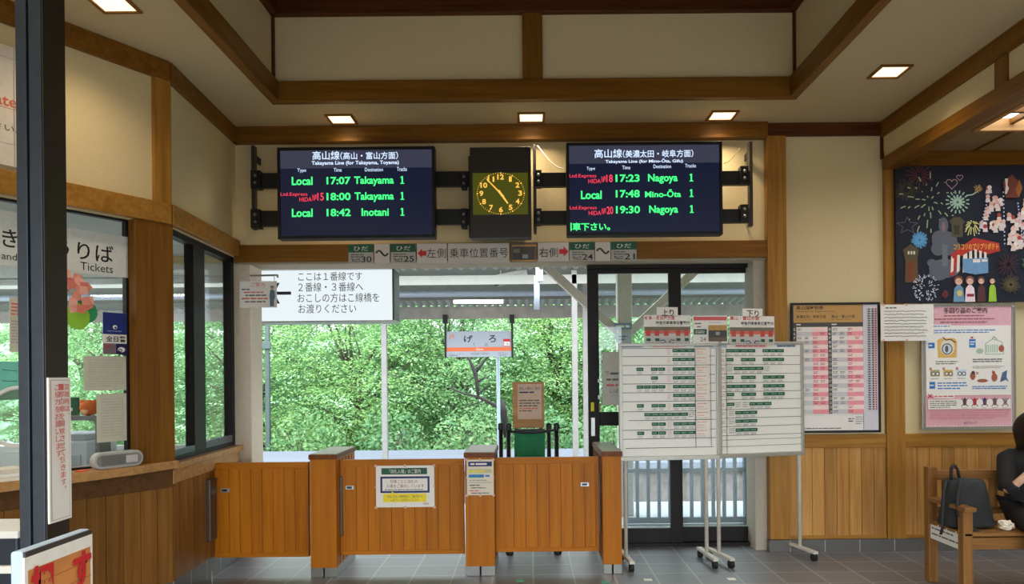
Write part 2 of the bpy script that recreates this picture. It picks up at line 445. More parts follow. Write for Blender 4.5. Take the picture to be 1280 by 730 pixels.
# side hall beyond: ceiling with a skylight, end wall
ALC = mat('side_hall_ceiling_board', (150, 122, 82), 0.85)
ZA = 3.46; KX0, KX1, KY0, KY1 = 3.52, 5.6, 3.7, 5.87
m = MB()
m.box((XR+0.1, KY1, ZA), (XA, YW, ZA+0.1), ALC); m.box((XR+0.1, YF, ZA), (XA, KY0, ZA+0.1), ALC)
m.box((XR+0.1, KY0, ZA), (KX0, KY1, ZA+0.1), ALC); m.box((KX1, KY0, ZA), (XA, KY1, ZA+0.1), ALC)
struct(m.build('ceiling_side_hall'))
m = MB(); m.box((XA, YF, 0), (XA+0.15, YW, ZA), PLASTER); struct(m.build('wall_end'))
# street front: wall above and beside a wide glazed entrance, behind the viewer
m = MB(); m.box((-4.3, YF-0.2, 2.55), (XA, YF, ZC+0.1), PLASTER); m.box((-4.3, YF-0.2, 0), (-3.3, YF, 2.55), PLASTER); m.box((5.2, YF-0.2, 0), (XA, YF, 2.55), PLASTER); struct(m.build('wall_front'))
m = MB(); m.box((-30, -40, -0.3), (30, YF-1, -0.02), mat('street_paving', (92, 90, 88), 0.8, var=0.1)); struct(m.build('street_ground'))
m = MB(); m.box((XD1, YW-0.04, 3.33), (XA, YW, ZA), beamw('x')); trim(m)
m = MB(); m.box((3.85, KY1, ZA-0.012), (3.88, YW-0.04, ZA), beamw('y')); trim(m)
sk = thing('skylight', 'timber gridded ceiling light glowing white above the side hall', 'ceiling light', ((KX0+KX1)/2, (KY0+KY1)/2, ZA))
m = MB(); fw = topw('x')
m.box((KX0, KY1-0.04, ZA-0.02), (KX1, KY1, ZA+0.09), fw); m.box((KX0, KY0, ZA-0.02), (KX1, KY0+0.04, ZA+0.09), fw)
m.box((KX0, KY0+0.04, ZA-0.02), (KX0+0.04, KY1-0.04, ZA+0.09), topw('y')); m.box((KX1-0.04, KY0+0.04, ZA-0.02), (KX1, KY1-0.04, ZA+0.09), topw('y'))
m.build('frame', sk, bevel=0.004)
m = MB()
for x in (3.82, 4.25, 4.68, 5.11): m.box((x-0.02, KY0+0.04, ZA+0.035), (x+0.02, KY1-0.04, ZA+0.075), beamw('y'))
for y in (5.58, 5.15, 4.72, 4.29): m.box((KX0+0.04, y-0.02, ZA+0.035), (KX1-0.04, y+0.02, ZA+0.075), beamw('x'))
m.build('muntin', sk)
m = MB(); m.box((KX0, KY0, ZA+0.08), (KX1, KY1, ZA+0.10), emis('skylight_pane', (232, 240, 250), SKYLIGHT)); m.build('pane', sk)
# wainscot on the right half of the back wall
def planks(mb, fr, s0, s1, z0, z1, w, d, mt, gap=0.004):
    n = max(1, round((s1-s0)/w)); ww = (s1-s0)/n
    mb.box((s0, -d*0.4, z0), (s1, 0.005, z1), mat('plank_gap', (96, 60, 22), 0.8), fr)
    for i in range(n):
        mb.box((s0+i*ww+gap/2, -d, z0), (s0+(i+1)*ww-gap/2, -d*0.3, z1), mt, fr)
TILEB = tiles('slate_skirting_tiles', (84, 82, 82), (72, 71, 72), (150, 148, 142), 0.30, 0.4, 0.05, 0.2, 0.4)
for s0, s1 in ((XC1, XD0), (XD1, XA)):
    m = MB(); planks(m, fr_back, s0, s1, 0.12, 0.90, 0.107, 0.02, plankw('z')); trim(m, 0.0)
    m = MB(); m.box((s0, YW-0.035, 0.895), (s1, YW+0.01, 1.01), oak('x')); trim(m)
    m = MB(); m.box((s0, YW-0.03, 0.105), (s1, YW+0.01, 0.135), oak('x')); trim(m)
m = MB(); m.box((XC0-0.01, YW-0.065, 0.0), (XA, YW-0.005, 0.105), mat('slate_skirting', (92, 90, 88), 0.4))
for k in range(12): m.box((XC1+k*0.3, YW-0.067, 0.0), (XC1+k*0.3+0.006, YW-0.064, 0.105), mat('grout_line', (170, 166, 158), 0.7))
o = struct(m.build('baseboard_back'))
# ---------------- ticket office walls (left)
def seg_wall(fr, L, zwin0, zwin1, name):
    m = MB()
    m.box((0, 0, zwin1), (L, 0.12, ZC), PLASTER, fr)
    m.box((0, 0.03, 0), (L, 0.12, zwin0), PLASTER, fr)
    return m
WZ0, WZ1 = 0.923, 2.60
m = seg_wall(fr_one, L1, WZ0, WZ1, 'w'); m.box((E1[0]-0.12, YF, 0), (E1[0], E1[1]-0.02, ZC), PLASTER); struct(m.build('wall_left'))
m = seg_wall(fr_two, L2, WZ0, WZ1, 'w'); struct(m.build('wall_side'))
for fr, L in ((fr_one, L1), (fr_two, L2)):
    m = MB(); m.box((0, -0.035, 3.585), (L, 0.01, ZC), beamw('x') , fr); trim(m)
    m = MB(); m.box((0, -0.04, 2.605), (L, 0.06, 2.745), oak('x'), fr); trim(m)
s_st, _ = hit(fr_one, 193, 180, -0.03); 
m = MB(); m.box((s_st, -0.03, 2.745), (L1+0.01, 0.01, 3.585), oak('z'), fr_one); trim(m)
s_po, _ = hit(fr_one, 169, 430, -0.02)
m = MB(); m.box((s_po, -0.03, 0.985), (L1+0.015, 0.12, 2.605), beamw('z'), fr_one); trim(m)
# counter front: planks, skirting, worktop and sill
for fr, s0, s1 in ((fr_one, 0, L1), (fr_two, 0, L2-0.05)):
    m = MB(); planks(m, fr, s0, s1, 0.16, 0.83, 0.112, 0.02, cplankw('z')); trim(m, 0.0)
    m = MB(); m.box((s0, -0.012, 0.0), (s1, 0.03, 0.16), mat('slate_skirting', (92, 90, 88), 0.4), fr)
    for k in range(10): m.box((s0+k*0.3, -0.014, 0), (s0+k*0.3+0.005, -0.01, 0.16), mat('grout_line', (170, 166, 158), 0.7), fr)
    struct(m.build('baseboard_left' if fr is fr_one else 'baseboard_side'))
m = MB(); m.box((0, -0.03, 0.81), (L1+0.01, 0.03, 0.935), wood('apron_dark', (112, 78, 44), (88, 58, 30), 'x'), fr_one); trim(m)
m = MB(); m.box((-0.02, -0.03, 0.83), (L2-0.05, 0.03, 0.925), topw('x'), fr_two); trim(m)  # apron in the paler worktop wood, standing for daylight falling on it
m = MB(); m.box((0.0, -0.05, 0.925), (L2, 0.16, 0.968), topw('x'), fr_two); trim(m)
# worktop along the ticket windows, its nose tapering to the sill
m = MB()
poly = [(0, -0.16), (L1-0.75, -0.16), (L1-0.35, -0.13), (L1-0.1, -0.075), (L1+0.03, -0.05), (L1+0.03, 0.25), (0, 0.25)]
n = len(poly)
m.add([(x, y, 0.935) for x, y in poly]+[(x, y, 0.988) for x, y in poly], [tuple(range(n)), tuple(range(n, 2*n))]+[(i, (i+1) % n, n+(i+1) % n, n+i) for i in range(n)], topw('x'), fr_one)
o = m.build('service_worktop', bevel=0.006); tag(o, 'pale wooden worktop running below the ticket windows', 'worktop')
# ---------------- windows: two ticket windows and the sliding pair
GLASS = glass('window_glass', (0.975, 0.99, 0.985), 0.03)
def window(idx, fr, s0, s1, z0, z1, mull=(), fwid=0.045, d0=0.02, d1=0.09, bars=DMETAL):
    m = MB()
    m.box((s0, d0, z0), (s0+fwid, d1, z1), bars, fr); m.box((s1-fwid, d0, z0), (s1, d1, z1), bars, fr)
    m.box((s0+fwid, d0, z1-fwid), (s1-fwid, d1, z1), bars, fr); m.box((s0+fwid, d0, z0), (s1-fwid, d1, z0+fwid*0.8), bars, fr)
    for a, b in mull: m.box((a, d0, z0+fwid*0.8), (b, d1, z1-fwid), bars, fr)
    o = struct(m.build('window_%d' % idx, bevel=0.002))
    g = MB(); g.box((s0+fwid*0.5, (d0+d1)/2-0.003, z0+fwid*0.5), (s1-fwid*0.5, (d0+d1)/2+0.003, z1-fwid*0.5), GLASS, fr)
    g.build('pane', o)
    return o
sg, _ = hit(fr_one, 40, 400, 0.05)
window(1, fr_one, sg, s_po, 0.986, 2.605, fwid=0.018, d0=0.045, d1=0.09)
window(2, fr_one, 0.0, sg, 0.986, 2.605, fwid=0.02, d0=0.045, d1=0.09)
a, _ = hit(fr_two, 241, 430, 0.03); b, _ = hit(fr_two, 255, 430, 0.03); c, _ = hit(fr_two, 288, 430, 0.03)
window(3, fr_two, 0.0, L2, 0.967, 2.605, mull=((a, b), (c, L2-0.045)), fwid=0.05)
m = MB(); m.box((0.06, 0.02, 0.985), (a-0.0, 0.05, 1.05), mat('grey_sash', (86, 92, 98), 0.4, 0.5), fr_two); m.box((b, 0.02, 1.0), (c, 0.05, 1.06), mat('grey_sash', (86, 92, 98), 0.4, 0.5), fr_two)
trim(m)
# office behind the glass
OFW = mat('office_wall_paint', (206, 210, 204), 0.8)
m = MB(); m.box((-6.6, 3.0, 0), (-6.5, 6.74, 2.75), OFW); m.box((-6.5, 2.9, 0), (-3.7, 3.0, 2.75), OFW); struct(m.build('wall_office'))
def slab(poly, z0, z1, mt, nm):
    n = len(poly); mb = MB()
    mb.add([(x, y, z0) for x, y in poly]+[(x, y, z1) for x, y in poly], [tuple(range(n)), tuple(range(n, 2*n))]+[(i, (i+1) % n, n+(i+1) % n, n+i) for i in range(n)], mt)
    return struct(mb.build(nm))
slab([(-6.6, 2.95), (E1[0]-0.14, 2.95), (E1[0]-0.14, E1[1]+0.05), (B[0]-0.15, B[1]+0.05), (A[0]-0.13, 6.5), (A[0]-0.13, 6.74), (-6.6, 6.74)], 2.62, 2.72, OFW, 'ceiling_office')
m = MB(); m.box((-6.6, 3.0, -0.1), (-4.2, 6.74, 0.0), mat('office_floor', (120, 122, 120), 0.5)); struct(m.build('floor_office'))
for k, (x, y) in enumerate(((-4.6, 5.5), (-4.7, 4.2))):
    t_ = thing('office_light', ('long white ceiling light in the office nearest the platform windows', 'long white ceiling light deeper in the office')[k], 'ceiling light', (x, y, 2.62))
    m = MB(); m.box((x-0.62, y-0.1, 2.57), (x+0.62, y+0.1, 2.62), WHITE); m.build('housing', t_)
    m = MB(); m.box((x-0.6, y-0.08, 2.56), (x+0.6, y+0.08, 2.569), emis('office_tube_glow', (250, 252, 255), 24.0)); m.build('diffuser', t_)
m = MB(); m.box((-6.5, 6.5, 0), (-2.68, 6.72, 0.92), OFW); m.box((-6.5, 6.5, 2.45), (-2.68, 6.72, 2.75), OFW); struct(m.build('wall_office_platform'))
window(4, frame((-6.5, 6.55), (-2.6, 6.55)), 0, 3.88, 0.92, 2.45, mull=((1.25, 1.30), (2.15, 2.2), (2.95, 3.0)), fwid=0.05, bars=mat('office_window_frame', (196, 200, 196), 0.5))
# opening to the platform: left jamb
JAMB = mat('cream_jamb_paint', (214, 200, 178), 0.7)
x0 = at(302, 450, YW).x; x1 = at(313, 450, YW-0.01).x; x2 = at(327, 450, 6.72).x
m = MB(); m.box((-2.6, YW, 0), (x1, YW+0.12, 2.55), JAMB); m.box((-2.6, YW+0.12, 0), (x2, 6.74, 2.55), JAMB); trim(m)
# ---------------- sliding glass doors on the right of the opening
DY = 6.66
fr_d = frame((0, DY), (1, DY))
def dx(px): return hit(fr_d, px, 450, 0)[0]
DT = 2.535
m = MB()
m.box((dx(735), -0.02, DT-0.035), (dx(949), 0.08, DT), DMETAL, fr_d)
m.box((dx(735), -0.02, 0.0), (dx(949), 0.08, 0.03), DMETAL, fr_d)
m.box((dx(944), -0.02, 0.03), (dx(949), 0.08, DT-0.035), DMETAL, fr_d)
d1 = struct(m.build('door_1', bevel=0.002))
def leaf(pl, pr, yy, nm, sl, sr):
    m = MB(); a, b = dx(pl), dx(pr)
    m.box((a, yy, 0.03), (a+sl, yy+0.04, DT-0.035), DMETAL, fr_d); m.box((b-sr, yy, 0.03), (b, yy+0.04, DT-0.035), DMETAL, fr_d)
    m.box((a+sl, yy, DT-0.075), (b-sr, yy+0.04, DT-0.035), DMETAL, fr_d); m.box((a+sl, yy, 0.03), (b-sr, yy+0.04, 0.16), DMETAL, fr_d)
    zm0 = at(760, 532, DY).z; zm1 = at(760, 515, DY).z
    m.box((a+sl, yy, zm0), (b-sr, yy+0.04, zm1), DMETAL, fr_d)
    o = m.build('door_leaf', d1, bevel=0.002)
    g = MB(); g.box((a+sl*0.5, yy+0.017, 0.12), (b-sr*0.5, yy+0.023, DT-0.06), glass('door_glass', (0.92, 0.97, 0.96), 0.04), fr_d); g.build('pane', o)
    return o
lf = leaf(735, 852, 0.0, 'l', 0.10, 0.11)
leaf(838, 946, 0.045, 'r', 0.10, 0.02)
zt, zb = at(742, 522, DY).z, at(742, 545, DY).z
m = MB(); m.box((dx(738), -0.012, zb), (dx(743), 0.0, zt), SILVER, fr_d); m.build('door_handle', lf, bevel=0.002)
m = MB(); m.box((dx(738), -0.004, at(742, 514, DY).z), (dx(742), 0.0, at(742, 503, DY).z), YEL, fr_d)
m.box((dx(748), -0.004, at(742, 514, DY).z), (dx(750), 0.0, at(742, 504, DY).z), mat('dull_yellow', (150, 130, 40), 0.6), fr_d)
m.box((dx(747), -0.004, at(742, 478, DY).z), (dx(750), 0.0, at(742, 474, DY).z), PAPER, fr_d); m.box((dx(747), -0.004, at(742, 499, DY).z), (dx(750), 0.0, at(742, 494, DY).z), PAPER, fr_d)
m.build('door_sticker', lf)
# ================================================================== OUTSIDE
CONC = mat('platform_concrete', (166, 170, 176), 0.55, var=0.08, bump=0.1, scale=12)
m = MB(); m.box((-14, 6.78, -0.12), (16, 9.0, -0.004), CONC); struct(m.build('platform_floor'))
m = MB(); m.box((-14, 8.9, -1.1), (16, 9.0, -0.12), mat('platform_edge_stone', (150, 150, 148), 0.8)); struct(m.build('platform_edge_wall'))
m = MB(); m.box((-16, 9.0, -1.2), (18, 13.0, -0.95), mat('track_ballast', (112, 107, 104), 0.95, var=0.35, bump=1.0, scale=22)); struct(m.build('track_ground'))
STONE = mat('stone_face', (108, 102, 98), 0.9, var=0.3, bump=0.9, scale=7)
m = MB(); m.box((-16, 13.0, -1.2), (18, 13.3, -0.12), STONE); struct(m.build('island_platform_wall'))
ISL = at(480, 563, 15.5)
m = MB(); m.box((-16, 12.9, -0.12), (18, 15.5, ISL.z), mat('island_concrete', (106, 112, 126), 0.6, var=0.05)); struct(m.build('island_platform_floor'))
m = MB(); m.box((-20, 15.5, -1.2), (22, 45, -0.95), mat('far_ground', (120, 130, 96), 0.95, var=0.3, bump=0.5, scale=2)); struct(m.build('far_ground'))
o = None
for k, y in enumerate((10.2, 11.3)):
    m = MB(); m.box((-15, y-0.06, -0.95), (17, y+0.06, -0.93), mat('rail_rust', (96, 74, 62), 0.6, 0.4)); m.box((-15, y-0.012, -0.93), (17, y+0.012, -0.83), mat('rail_rust', (96, 74, 62), 0.6, 0.4)); m.box((-15, y-0.035, -0.83), (17, y+0.035, -0.79), STEEL)
    o = m.build('railway_rail', origin=(0, y, -0.95)); tag(o, ('near', 'far')[k] + ' steel rail of the track beside the platform', 'rail')
# roof over the near platform: corrugated sheet whose edge shows at the top of the opening
SHEET = mat('grey_corrugated_sheet', (150, 150, 145), 0.6, var=0.08)
def corrugated(xa, xb, ya, yb, za, zb, pitch, amp, mt, name, th=0.012):
    n = int((xb-xa)/pitch*6); vs, fs = [], []
    for i in range(n+1):
        x = xa+(xb-xa)*i/n; dz = amp*math.sin(2*math.pi*i/6.0)
        vs += [(x, ya, za+dz), (x, yb, zb+dz), (x, ya, za+dz+th), (x, yb, zb+dz+th)]
    for i in range(n):
        a, b = i*4, i*4+4
        fs += [(a, b, b+1, a+1), (a+2, a+3, b+3, b+2), (a, a+2, b+2, b), (a+1, b+1, b+3, a+3)]
    mb = MB(); mb.add(vs, fs, mt); return struct(mb.build(name, smooth=False))
zn = at(620, 338, 8.4).z
corrugated(-14, 16, 6.76, 8.4, 3.2, zn+0.03, 0.13, 0.03, SHEET, 'platform_roof')
# roof over the island platform
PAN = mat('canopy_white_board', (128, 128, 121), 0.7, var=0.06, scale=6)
ya, yb = 12.7, 15.5
za, zm_, zb2 = at(620, 328, ya).z, at(620, 364, 13.9).z, at(620, 384, yb).z
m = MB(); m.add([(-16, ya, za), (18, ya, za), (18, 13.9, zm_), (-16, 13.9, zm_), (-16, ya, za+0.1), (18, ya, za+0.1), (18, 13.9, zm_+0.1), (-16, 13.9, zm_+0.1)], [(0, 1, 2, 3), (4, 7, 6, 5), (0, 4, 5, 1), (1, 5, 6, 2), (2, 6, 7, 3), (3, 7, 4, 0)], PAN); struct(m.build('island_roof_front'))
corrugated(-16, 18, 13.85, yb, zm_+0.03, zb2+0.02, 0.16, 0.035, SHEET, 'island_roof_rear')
WEATH = mat('weathered_fascia', (150, 143, 134), 0.8, var=0.15, scale=5)
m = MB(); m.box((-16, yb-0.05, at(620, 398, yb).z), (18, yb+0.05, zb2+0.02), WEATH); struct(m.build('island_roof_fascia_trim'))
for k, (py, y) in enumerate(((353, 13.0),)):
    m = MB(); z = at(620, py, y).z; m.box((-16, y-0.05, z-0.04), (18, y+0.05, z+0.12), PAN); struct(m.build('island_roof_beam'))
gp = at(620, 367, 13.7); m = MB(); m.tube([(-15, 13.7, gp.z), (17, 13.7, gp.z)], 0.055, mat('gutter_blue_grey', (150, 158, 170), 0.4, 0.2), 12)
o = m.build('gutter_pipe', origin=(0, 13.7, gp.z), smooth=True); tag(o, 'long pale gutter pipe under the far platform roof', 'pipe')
m = MB(); z = at(620, 373, 14.1).z; m.box((-16, 14.05, z-0.02), (18, 14.15, z+0.09), mat('purlin_grey', (110, 106, 100), 0.8)); struct(m.build('island_roof_purlin_beam'))  # purlin in a darker grey than the roof boards
def tube_light(px0, px1, py, y, label):
    a, b = at(px0, py, y), at(px1, py, y); c = (a+b)/2
    t_ = thing('tube_light', label, 'lamp', c, 0, 'tube lights under the platform roofs')
    m = MB(); m.box((a.x, y-0.06, c.z+0.035), (b.x, y+0.06, c.z+0.10), WHITE); m.build('housing', t_)
    m = MB(); m.tube([(a.x+0.02, y, c.z), (b.x-0.02, y, c.z)], 0.035, emis('tube_glow', (255, 255, 250), 6.0), 12); m.build('tube', t_, smooth=True)
    for xx in (-0.3, 0.3):
        m = MB(); m.tube([(c.x+xx, y, c.z+0.1), (c.x+xx, y, c.z+0.35)], 0.012, GREY, 6); m.build('hanger', t_)
tube_light(566, 630, 377, 14.6, 'white tube light glowing under the far roof, left of the door')
tube_light(800, 872, 366, 14.6, 'white tube light glowing seen through the door glass')
# posts
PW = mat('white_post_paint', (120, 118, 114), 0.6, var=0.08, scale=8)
def post(px, y, w, ztop, label, mtl=PW, brace=True):
    c = at(px, 500, y)
    t_ = thing('canopy_post', label, 'post', (c.x, y, ISL.z if y > 12 else 0), 0, 'posts carrying the platform roofs')
    zb = ISL.z if y > 12 else -0.005
    m = MB(); m.box((c.x-w/2, y-w/2, zb), (c.x+w/2, y+w/2, ztop), mtl); m.build('shaft', t_, bevel=0.01)
    if brace:
        for sg_ in (-1, 1):
            m = MB(); m.bar((c.x+sg_*w*0.4, y, ztop-0.75), (c.x+sg_*0.85, y, ztop-0.02), w*0.55, w*0.6, mtl); m.build('brace', t_, bevel=0.006)
    return t_
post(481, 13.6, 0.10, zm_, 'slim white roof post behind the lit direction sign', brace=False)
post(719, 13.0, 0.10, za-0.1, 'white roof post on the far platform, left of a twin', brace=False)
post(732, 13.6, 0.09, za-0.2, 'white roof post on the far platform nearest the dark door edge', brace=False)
nt_ = post(781, 8.2, 0.16, zn+0.02, 'stout white braced roof post behind the door glass', mat('post_warm_white', (206, 198, 188), 0.6, var=0.06))
c = at(777, 410, 8.66)
sign('post_plate', 'small grey blue number plate on the braced roof post', 'sign', (768, 404, 790, 412), mat('plate_blue', (120, 150, 172), 0.5), [('l', 770, 405, 788, 411, 1, PAPER)], Y=8.1, thick=0.01)
sign('post_plate', 'pale lower number plate on the braced roof post', 'sign', (770, 416, 788, 428), mat('plate_pale', (186, 200, 214), 0.5), [('l', 773, 419, 785, 426, 2, INK)], Y=8.1, thick=0.01)
# hanging pipe, torn brochure board under the roof
a = at(674, 336, 12.4)
m = MB(); m.box((a.x-0.06, 12.34, at(674, 352, 12.4).z), (a.x+0.06, 12.46, za), GREY); o = m.build('roof_hanger', origin=a); tag(o, 'grey square hanger below the far roof edge', 'bracket')
m = MB(); m.tube([at(671, 345, 12.4), at(671, 387, 12.4)], 0.05, mat('gutter_blue_grey', (150, 158, 170), 0.4, 0.2), 10); o = m.build('drain_pipe', origin=at(671, 387, 12.4), smooth=True); tag(o, 'short grey drain pipe hanging below the roof, right of the tube light', 'pipe')
dp = sign('direction_plate', 'tilted white plate hung under the platform roof', 'sign', (0, 0, 40, 16), PAN, [('s', [(2, 5), (36, 5)], INK, 0.5), ('s', [(2, 9), (36, 9)], INK, 0.5), ('s', [(2, 13), (36, 13)], INK, 0.5), ('r', -4, 4, 2, 15, BLACK)], M=Matrix.Translation(at(640, 347, 13.0)) @ Matrix.Rotation(math.radians(-11), 4, 'Y'), size=(0.56, 0.21))
a = at(640, 347, 13.0)
for xx in (-0.2, 0.2):
    m = MB(); m.tube([a+Vector((xx, 0.01, 0)), a+Vector((xx, 0.01, 0.24))], 0.008, GREY, 6); m.build('hanger', dp)
# lit direction sign over the opening
LB = emis('lit_sign_panel', (234, 244, 248), 0.82)
LT = mat('lit_sign_text', (40, 44, 60), 0.6)
y = 7.35
rc = (322, 338, 491, 400)
lb = sign('direction_sign', 'large lit white direction sign with four lines of dark Japanese writing', 'sign', rc, LB,
 [('t', 'ここは１番線です', 373, 340, 453, 351, LT), ('t', '２番線・３番線へ', 373, 353, 454, 364.5, LT), ('t', 'おこしの方はこ線橋を', 372, 366.5, 474, 378, LT), ('t', 'お渡りください', 373, 380, 445, 391.5, LT),
  ('r', 346, 364, 364, 368, LT), ('p', [(350, 353), (343, 366), (350, 379), (345, 379), (337, 366), (345, 353)], LT)], Y=y, thick=0.26)
a, b = at(322, 338, y), at(491, 400, y)
m = MB(); e = SILVER
m.box((b.x, y-0.02, b.z), (b.x+0.02, y+0.28, a.z), mat('sign_end_grey', (70, 76, 78), 0.5)); m.box((a.x, y-0.02, b.z-0.02), (b.x+0.02, y+0.28, b.z), e); m.box((a.x, y-0.02, a.z), (b.x+0.02, y+0.28, a.z+0.02), e); m.box((a.x-0.02, y-0.02, b.z-0.02), (a.x, y+0.28, a.z+0.02), e)
m.build('casing', lb, bevel=0.003)
for xx in (a.x+0.3, b.x-0.3):
    m = MB(); m.tube([(xx, y+0.13, a.z+0.02), (xx, y+0.13, 3.2)], 0.02, GREY, 8); m.build('hanger', lb)
# station name sign hung from the far roof edge
y = 15.42
ns = sign('station_name_sign', 'hanging station name sign with an orange band and hiragana', 'sign', (558, 414, 640, 446), mat('sign_pale', (164, 170, 180), 0.5), [
 ('t', 'JR', 561, 418, 569, 424, ORANGE), ('t', 'げ', 580, 419, 591, 428, BLACK, 0.02), ('t', 'ろ', 611, 419, 620, 428, BLACK, 0.02), ('t', '下', 591, 429, 594, 433, INK), ('t', '呂', 606, 429, 610, 433, INK),
 ('r', 558, 434, 640, 439, ORANGE), ('t', 'Gero', 595, 435, 604, 438, PAPER), ('t', 'ぜんしょうじ', 562, 441, 579, 443.4, INK), ('t', '（岐阜県下呂市）', 588, 440.8, 611, 443.6, INK), ('t', 'やけいし', 623, 440.6, 635, 443, INK),
 ('r', 562, 444, 572, 444.6, INK), ('r', 623, 444, 633, 444.6, INK), ('r', 629, 424, 638, 433, RED), ('r', 629.7, 427.4, 637.3, 432.4, PAPER), ('t', '16', 630.6, 428.2, 636.4, 431.8, INK)], Y=y, thick=0.08)
for px in (557, 640.5):
    p = at(px, 446, y); q = at(px, 397, y)
    m = MB(); m.box((p.x-0.02, y-0.02, p.z-0.02), (p.x+0.02, y+0.06, q.z-0.1), BLK); m.box((p.x-0.05, y-0.05, q.z-0.12), (p.x+0.05, y+0.08, q.z+0.06), BLK); m.build('hanger', ns, bevel=0.004)
p = at(622.5, 446, 15.65)
m = MB(); m.tube([(p.x, 15.65, -0.95), (p.x, 15.65, p.z+0.25)], 0.04, mat('blue_grey_pole', (150, 166, 176), 0.5), 10); o = m.build('slim_pole', origin=(p.x, 15.65, -0.95), smooth=True); tag(o, 'slim blue grey pole below the station name sign', 'pole')
p = at(334, 400, 17.6)
m = MB(); m.box((p.x-0.05, 17.55, -0.95), (p.x+0.05, 17.65, 3.3), mat('mast_dark', (60, 74, 72), 0.6)); m.box((p.x-0.16, 17.5, at(334, 436, 17.5).z), (p.x+0.1, 17.56, at(334, 427, 17.5).z), mat('mast_dark', (60, 74, 72), 0.6)); o = m.build('signal_mast', origin=(p.x, 17.6, -0.95), bevel=0.008); tag(o, 'dark signal mast below the left end of the lit sign', 'mast')
# slatted barrier outside the glass door
BARP = mat('barrier_paint', (134, 146, 162), 0.5)
y = 7.65
bf = thing('slatted_barrier', 'white barrier of upright bars outside the lower door glass', 'barrier', (at(850, 600, y).x, y, 0))
m = MB(); x = at(783, 600, y).x; k = 0
while x < at(925, 600, y).x:
    m.box((x-0.017, y-0.02, 0.03), (x+0.017, y+0.02, 1.1), BARP); x += 0.112
m.build('bar_lattice', bf, bevel=0.004)
xa, xb = at(779, 600, y).x, at(930, 600, y).x
for z in (0.03, 0.555, 1.1):
    m = MB(); m.box((xa, y-0.025, z-0.02), (xb, y+0.025, z+0.02 if z != 0.03 else 0.07), BARP); m.build('rail', bf)
m = MB(); m.box((xb, y-0.05, -0.004), (xb+0.1, y+0.05, 1.15), mat('barrier_end_grey', (120, 128, 138), 0.6)); m.build('end_post', bf, bevel=0.006)
m = MB(); m.tube([(xb+0.14, y-0.1, 0.0), (xb+0.14, y-0.1, 1.6)], 0.025, WHITE, 8); o = m.build('drain_pipe', origin=(xb+0.14, y-0.1, 0), smooth=True); tag(o, 'thin white upright pipe beside the barrier outside the door', 'pipe')
# board stand and belt posts behind the gates
y = 6.95
sg2 = thing('notice_stand', 'wooden notice board on a stand draped with a green cloth', 'notice stand', (at(661, 560, y).x, y, 0))
PLY = wood('plywood', (196, 150, 96), (174, 128, 76), 'x', isl=0.05)
a, b = at(641, 535, y), at(680, 477, y)
m = MB(); m.box((a.x, y, a.z), (b.x, y+0.02, b.z), PLY); m.build('board', sg2, bevel=0.003)
m = MB(); m.box((a.x+0.02, y+0.02, 0.03), (a.x+0.05, y+0.05, a.z+0.2), benchw('z')); m.build('leg', sg2)
m = MB(); m.box((b.x-0.05, y+0.02, 0.03), (b.x-0.02, y+0.05, a.z+0.2), benchw('z')); m.build('leg', sg2)
m = MB(); m.box((a.x-0.05, y-0.12, -0.004), (b.x+0.05, y+0.25, 0.03), BLK); m.build('base', sg2)
GC = mat('green_cloth', (40, 136, 90), 0.8, var=0.12)
m = MB(); nn = 24; vs = []; fs = []
xa2, xb2 = at(643, 540, y).x, at(681, 540, y).x; zt = a.z-0.01
for j in range(9):
    for i in range(nn+1):
        f = i/nn; vs.append((xa2+(xb2-xa2)*f, y-0.04+0.008*math.sin(f*19+j*0.15)*min(1, j/3), zt-(zt-0.25)*j/8))
for j in range(8):
    for i in range(nn): fs.append((j*(nn+1)+i, j*(nn+1)+i+1, (j+1)*(nn+1)+i+1, (j+1)*(nn+1)+i))
m.add(vs, fs, GC); o = m.build('green_cloth', sg2, smooth=True)
md = o.modifiers.new('thick', 'SOLIDIFY'); md.thickness = 0.006
m = MB(); m.box((xa2, y-0.045, zt-0.015), (xb2, y+0.02, zt+0.0), BLK); m.build('cloth_rail', sg2)
sign('paper_notice', 'cream notice sheet fixed to the wooden board above the green cloth', 'notice', (647, 480, 677, 524), mat('pinkish_paper', (216, 188, 164), 0.8, var=0.03), [
 ('t', '改札入場のご案内', 649, 483.5, 675, 487.5, NAVY), ('l', 649, 488.5, 673, 492.5, 1, NAVY), ('l', 649, 499, 675, 509, 3, INK), ('l', 649, 509, 675, 512, 1, PINKRED), ('l', 649, 512, 665, 515, 1, INK)], Y=y-0.006, thick=0.003)
def belt_post(px, yy, label, fr_=0.036):
    c = at(px, 533, yy)
    t_ = thing('belt_post', label, 'barrier post', (c.x, yy, 0), 0, 'black barrier posts behind the gates')
    m = MB(); m.lathe((c.x, yy, 0.0), [(fr_*0.8, 0), (fr_, 0.012), (fr_, 0.03), (0.024, 0.045)], BLK, 20); m.build('base', t_, smooth=False)
    m = MB(); m.tube([(c.x, yy, 0.02), (c.x, yy, c.z)], 0.019, BLK, 12); m.build('pole', t_, smooth=True)
    m = MB(); m.lathe((c.x, yy, c.z-0.03), [(0.026, 0), (0.026, 0.05), (0.015, 0.06)], BLK, 14); m.build('cap', t_)
    return t_
belt_post(626, 6.62, 'black barrier post farthest from the door, left of the green cloth')
belt_post(635.5, 6.4, 'black barrier post close against the green cloth, on the side away from the door')
belt_post(686, 6.62, 'black barrier post close against the green cloth on the door side')
belt_post(695.5, 6.4, 'black barrier post nearest the glass door')
a, b = at(635.5, 536, 6.4), at(695.5, 534, 6.4)
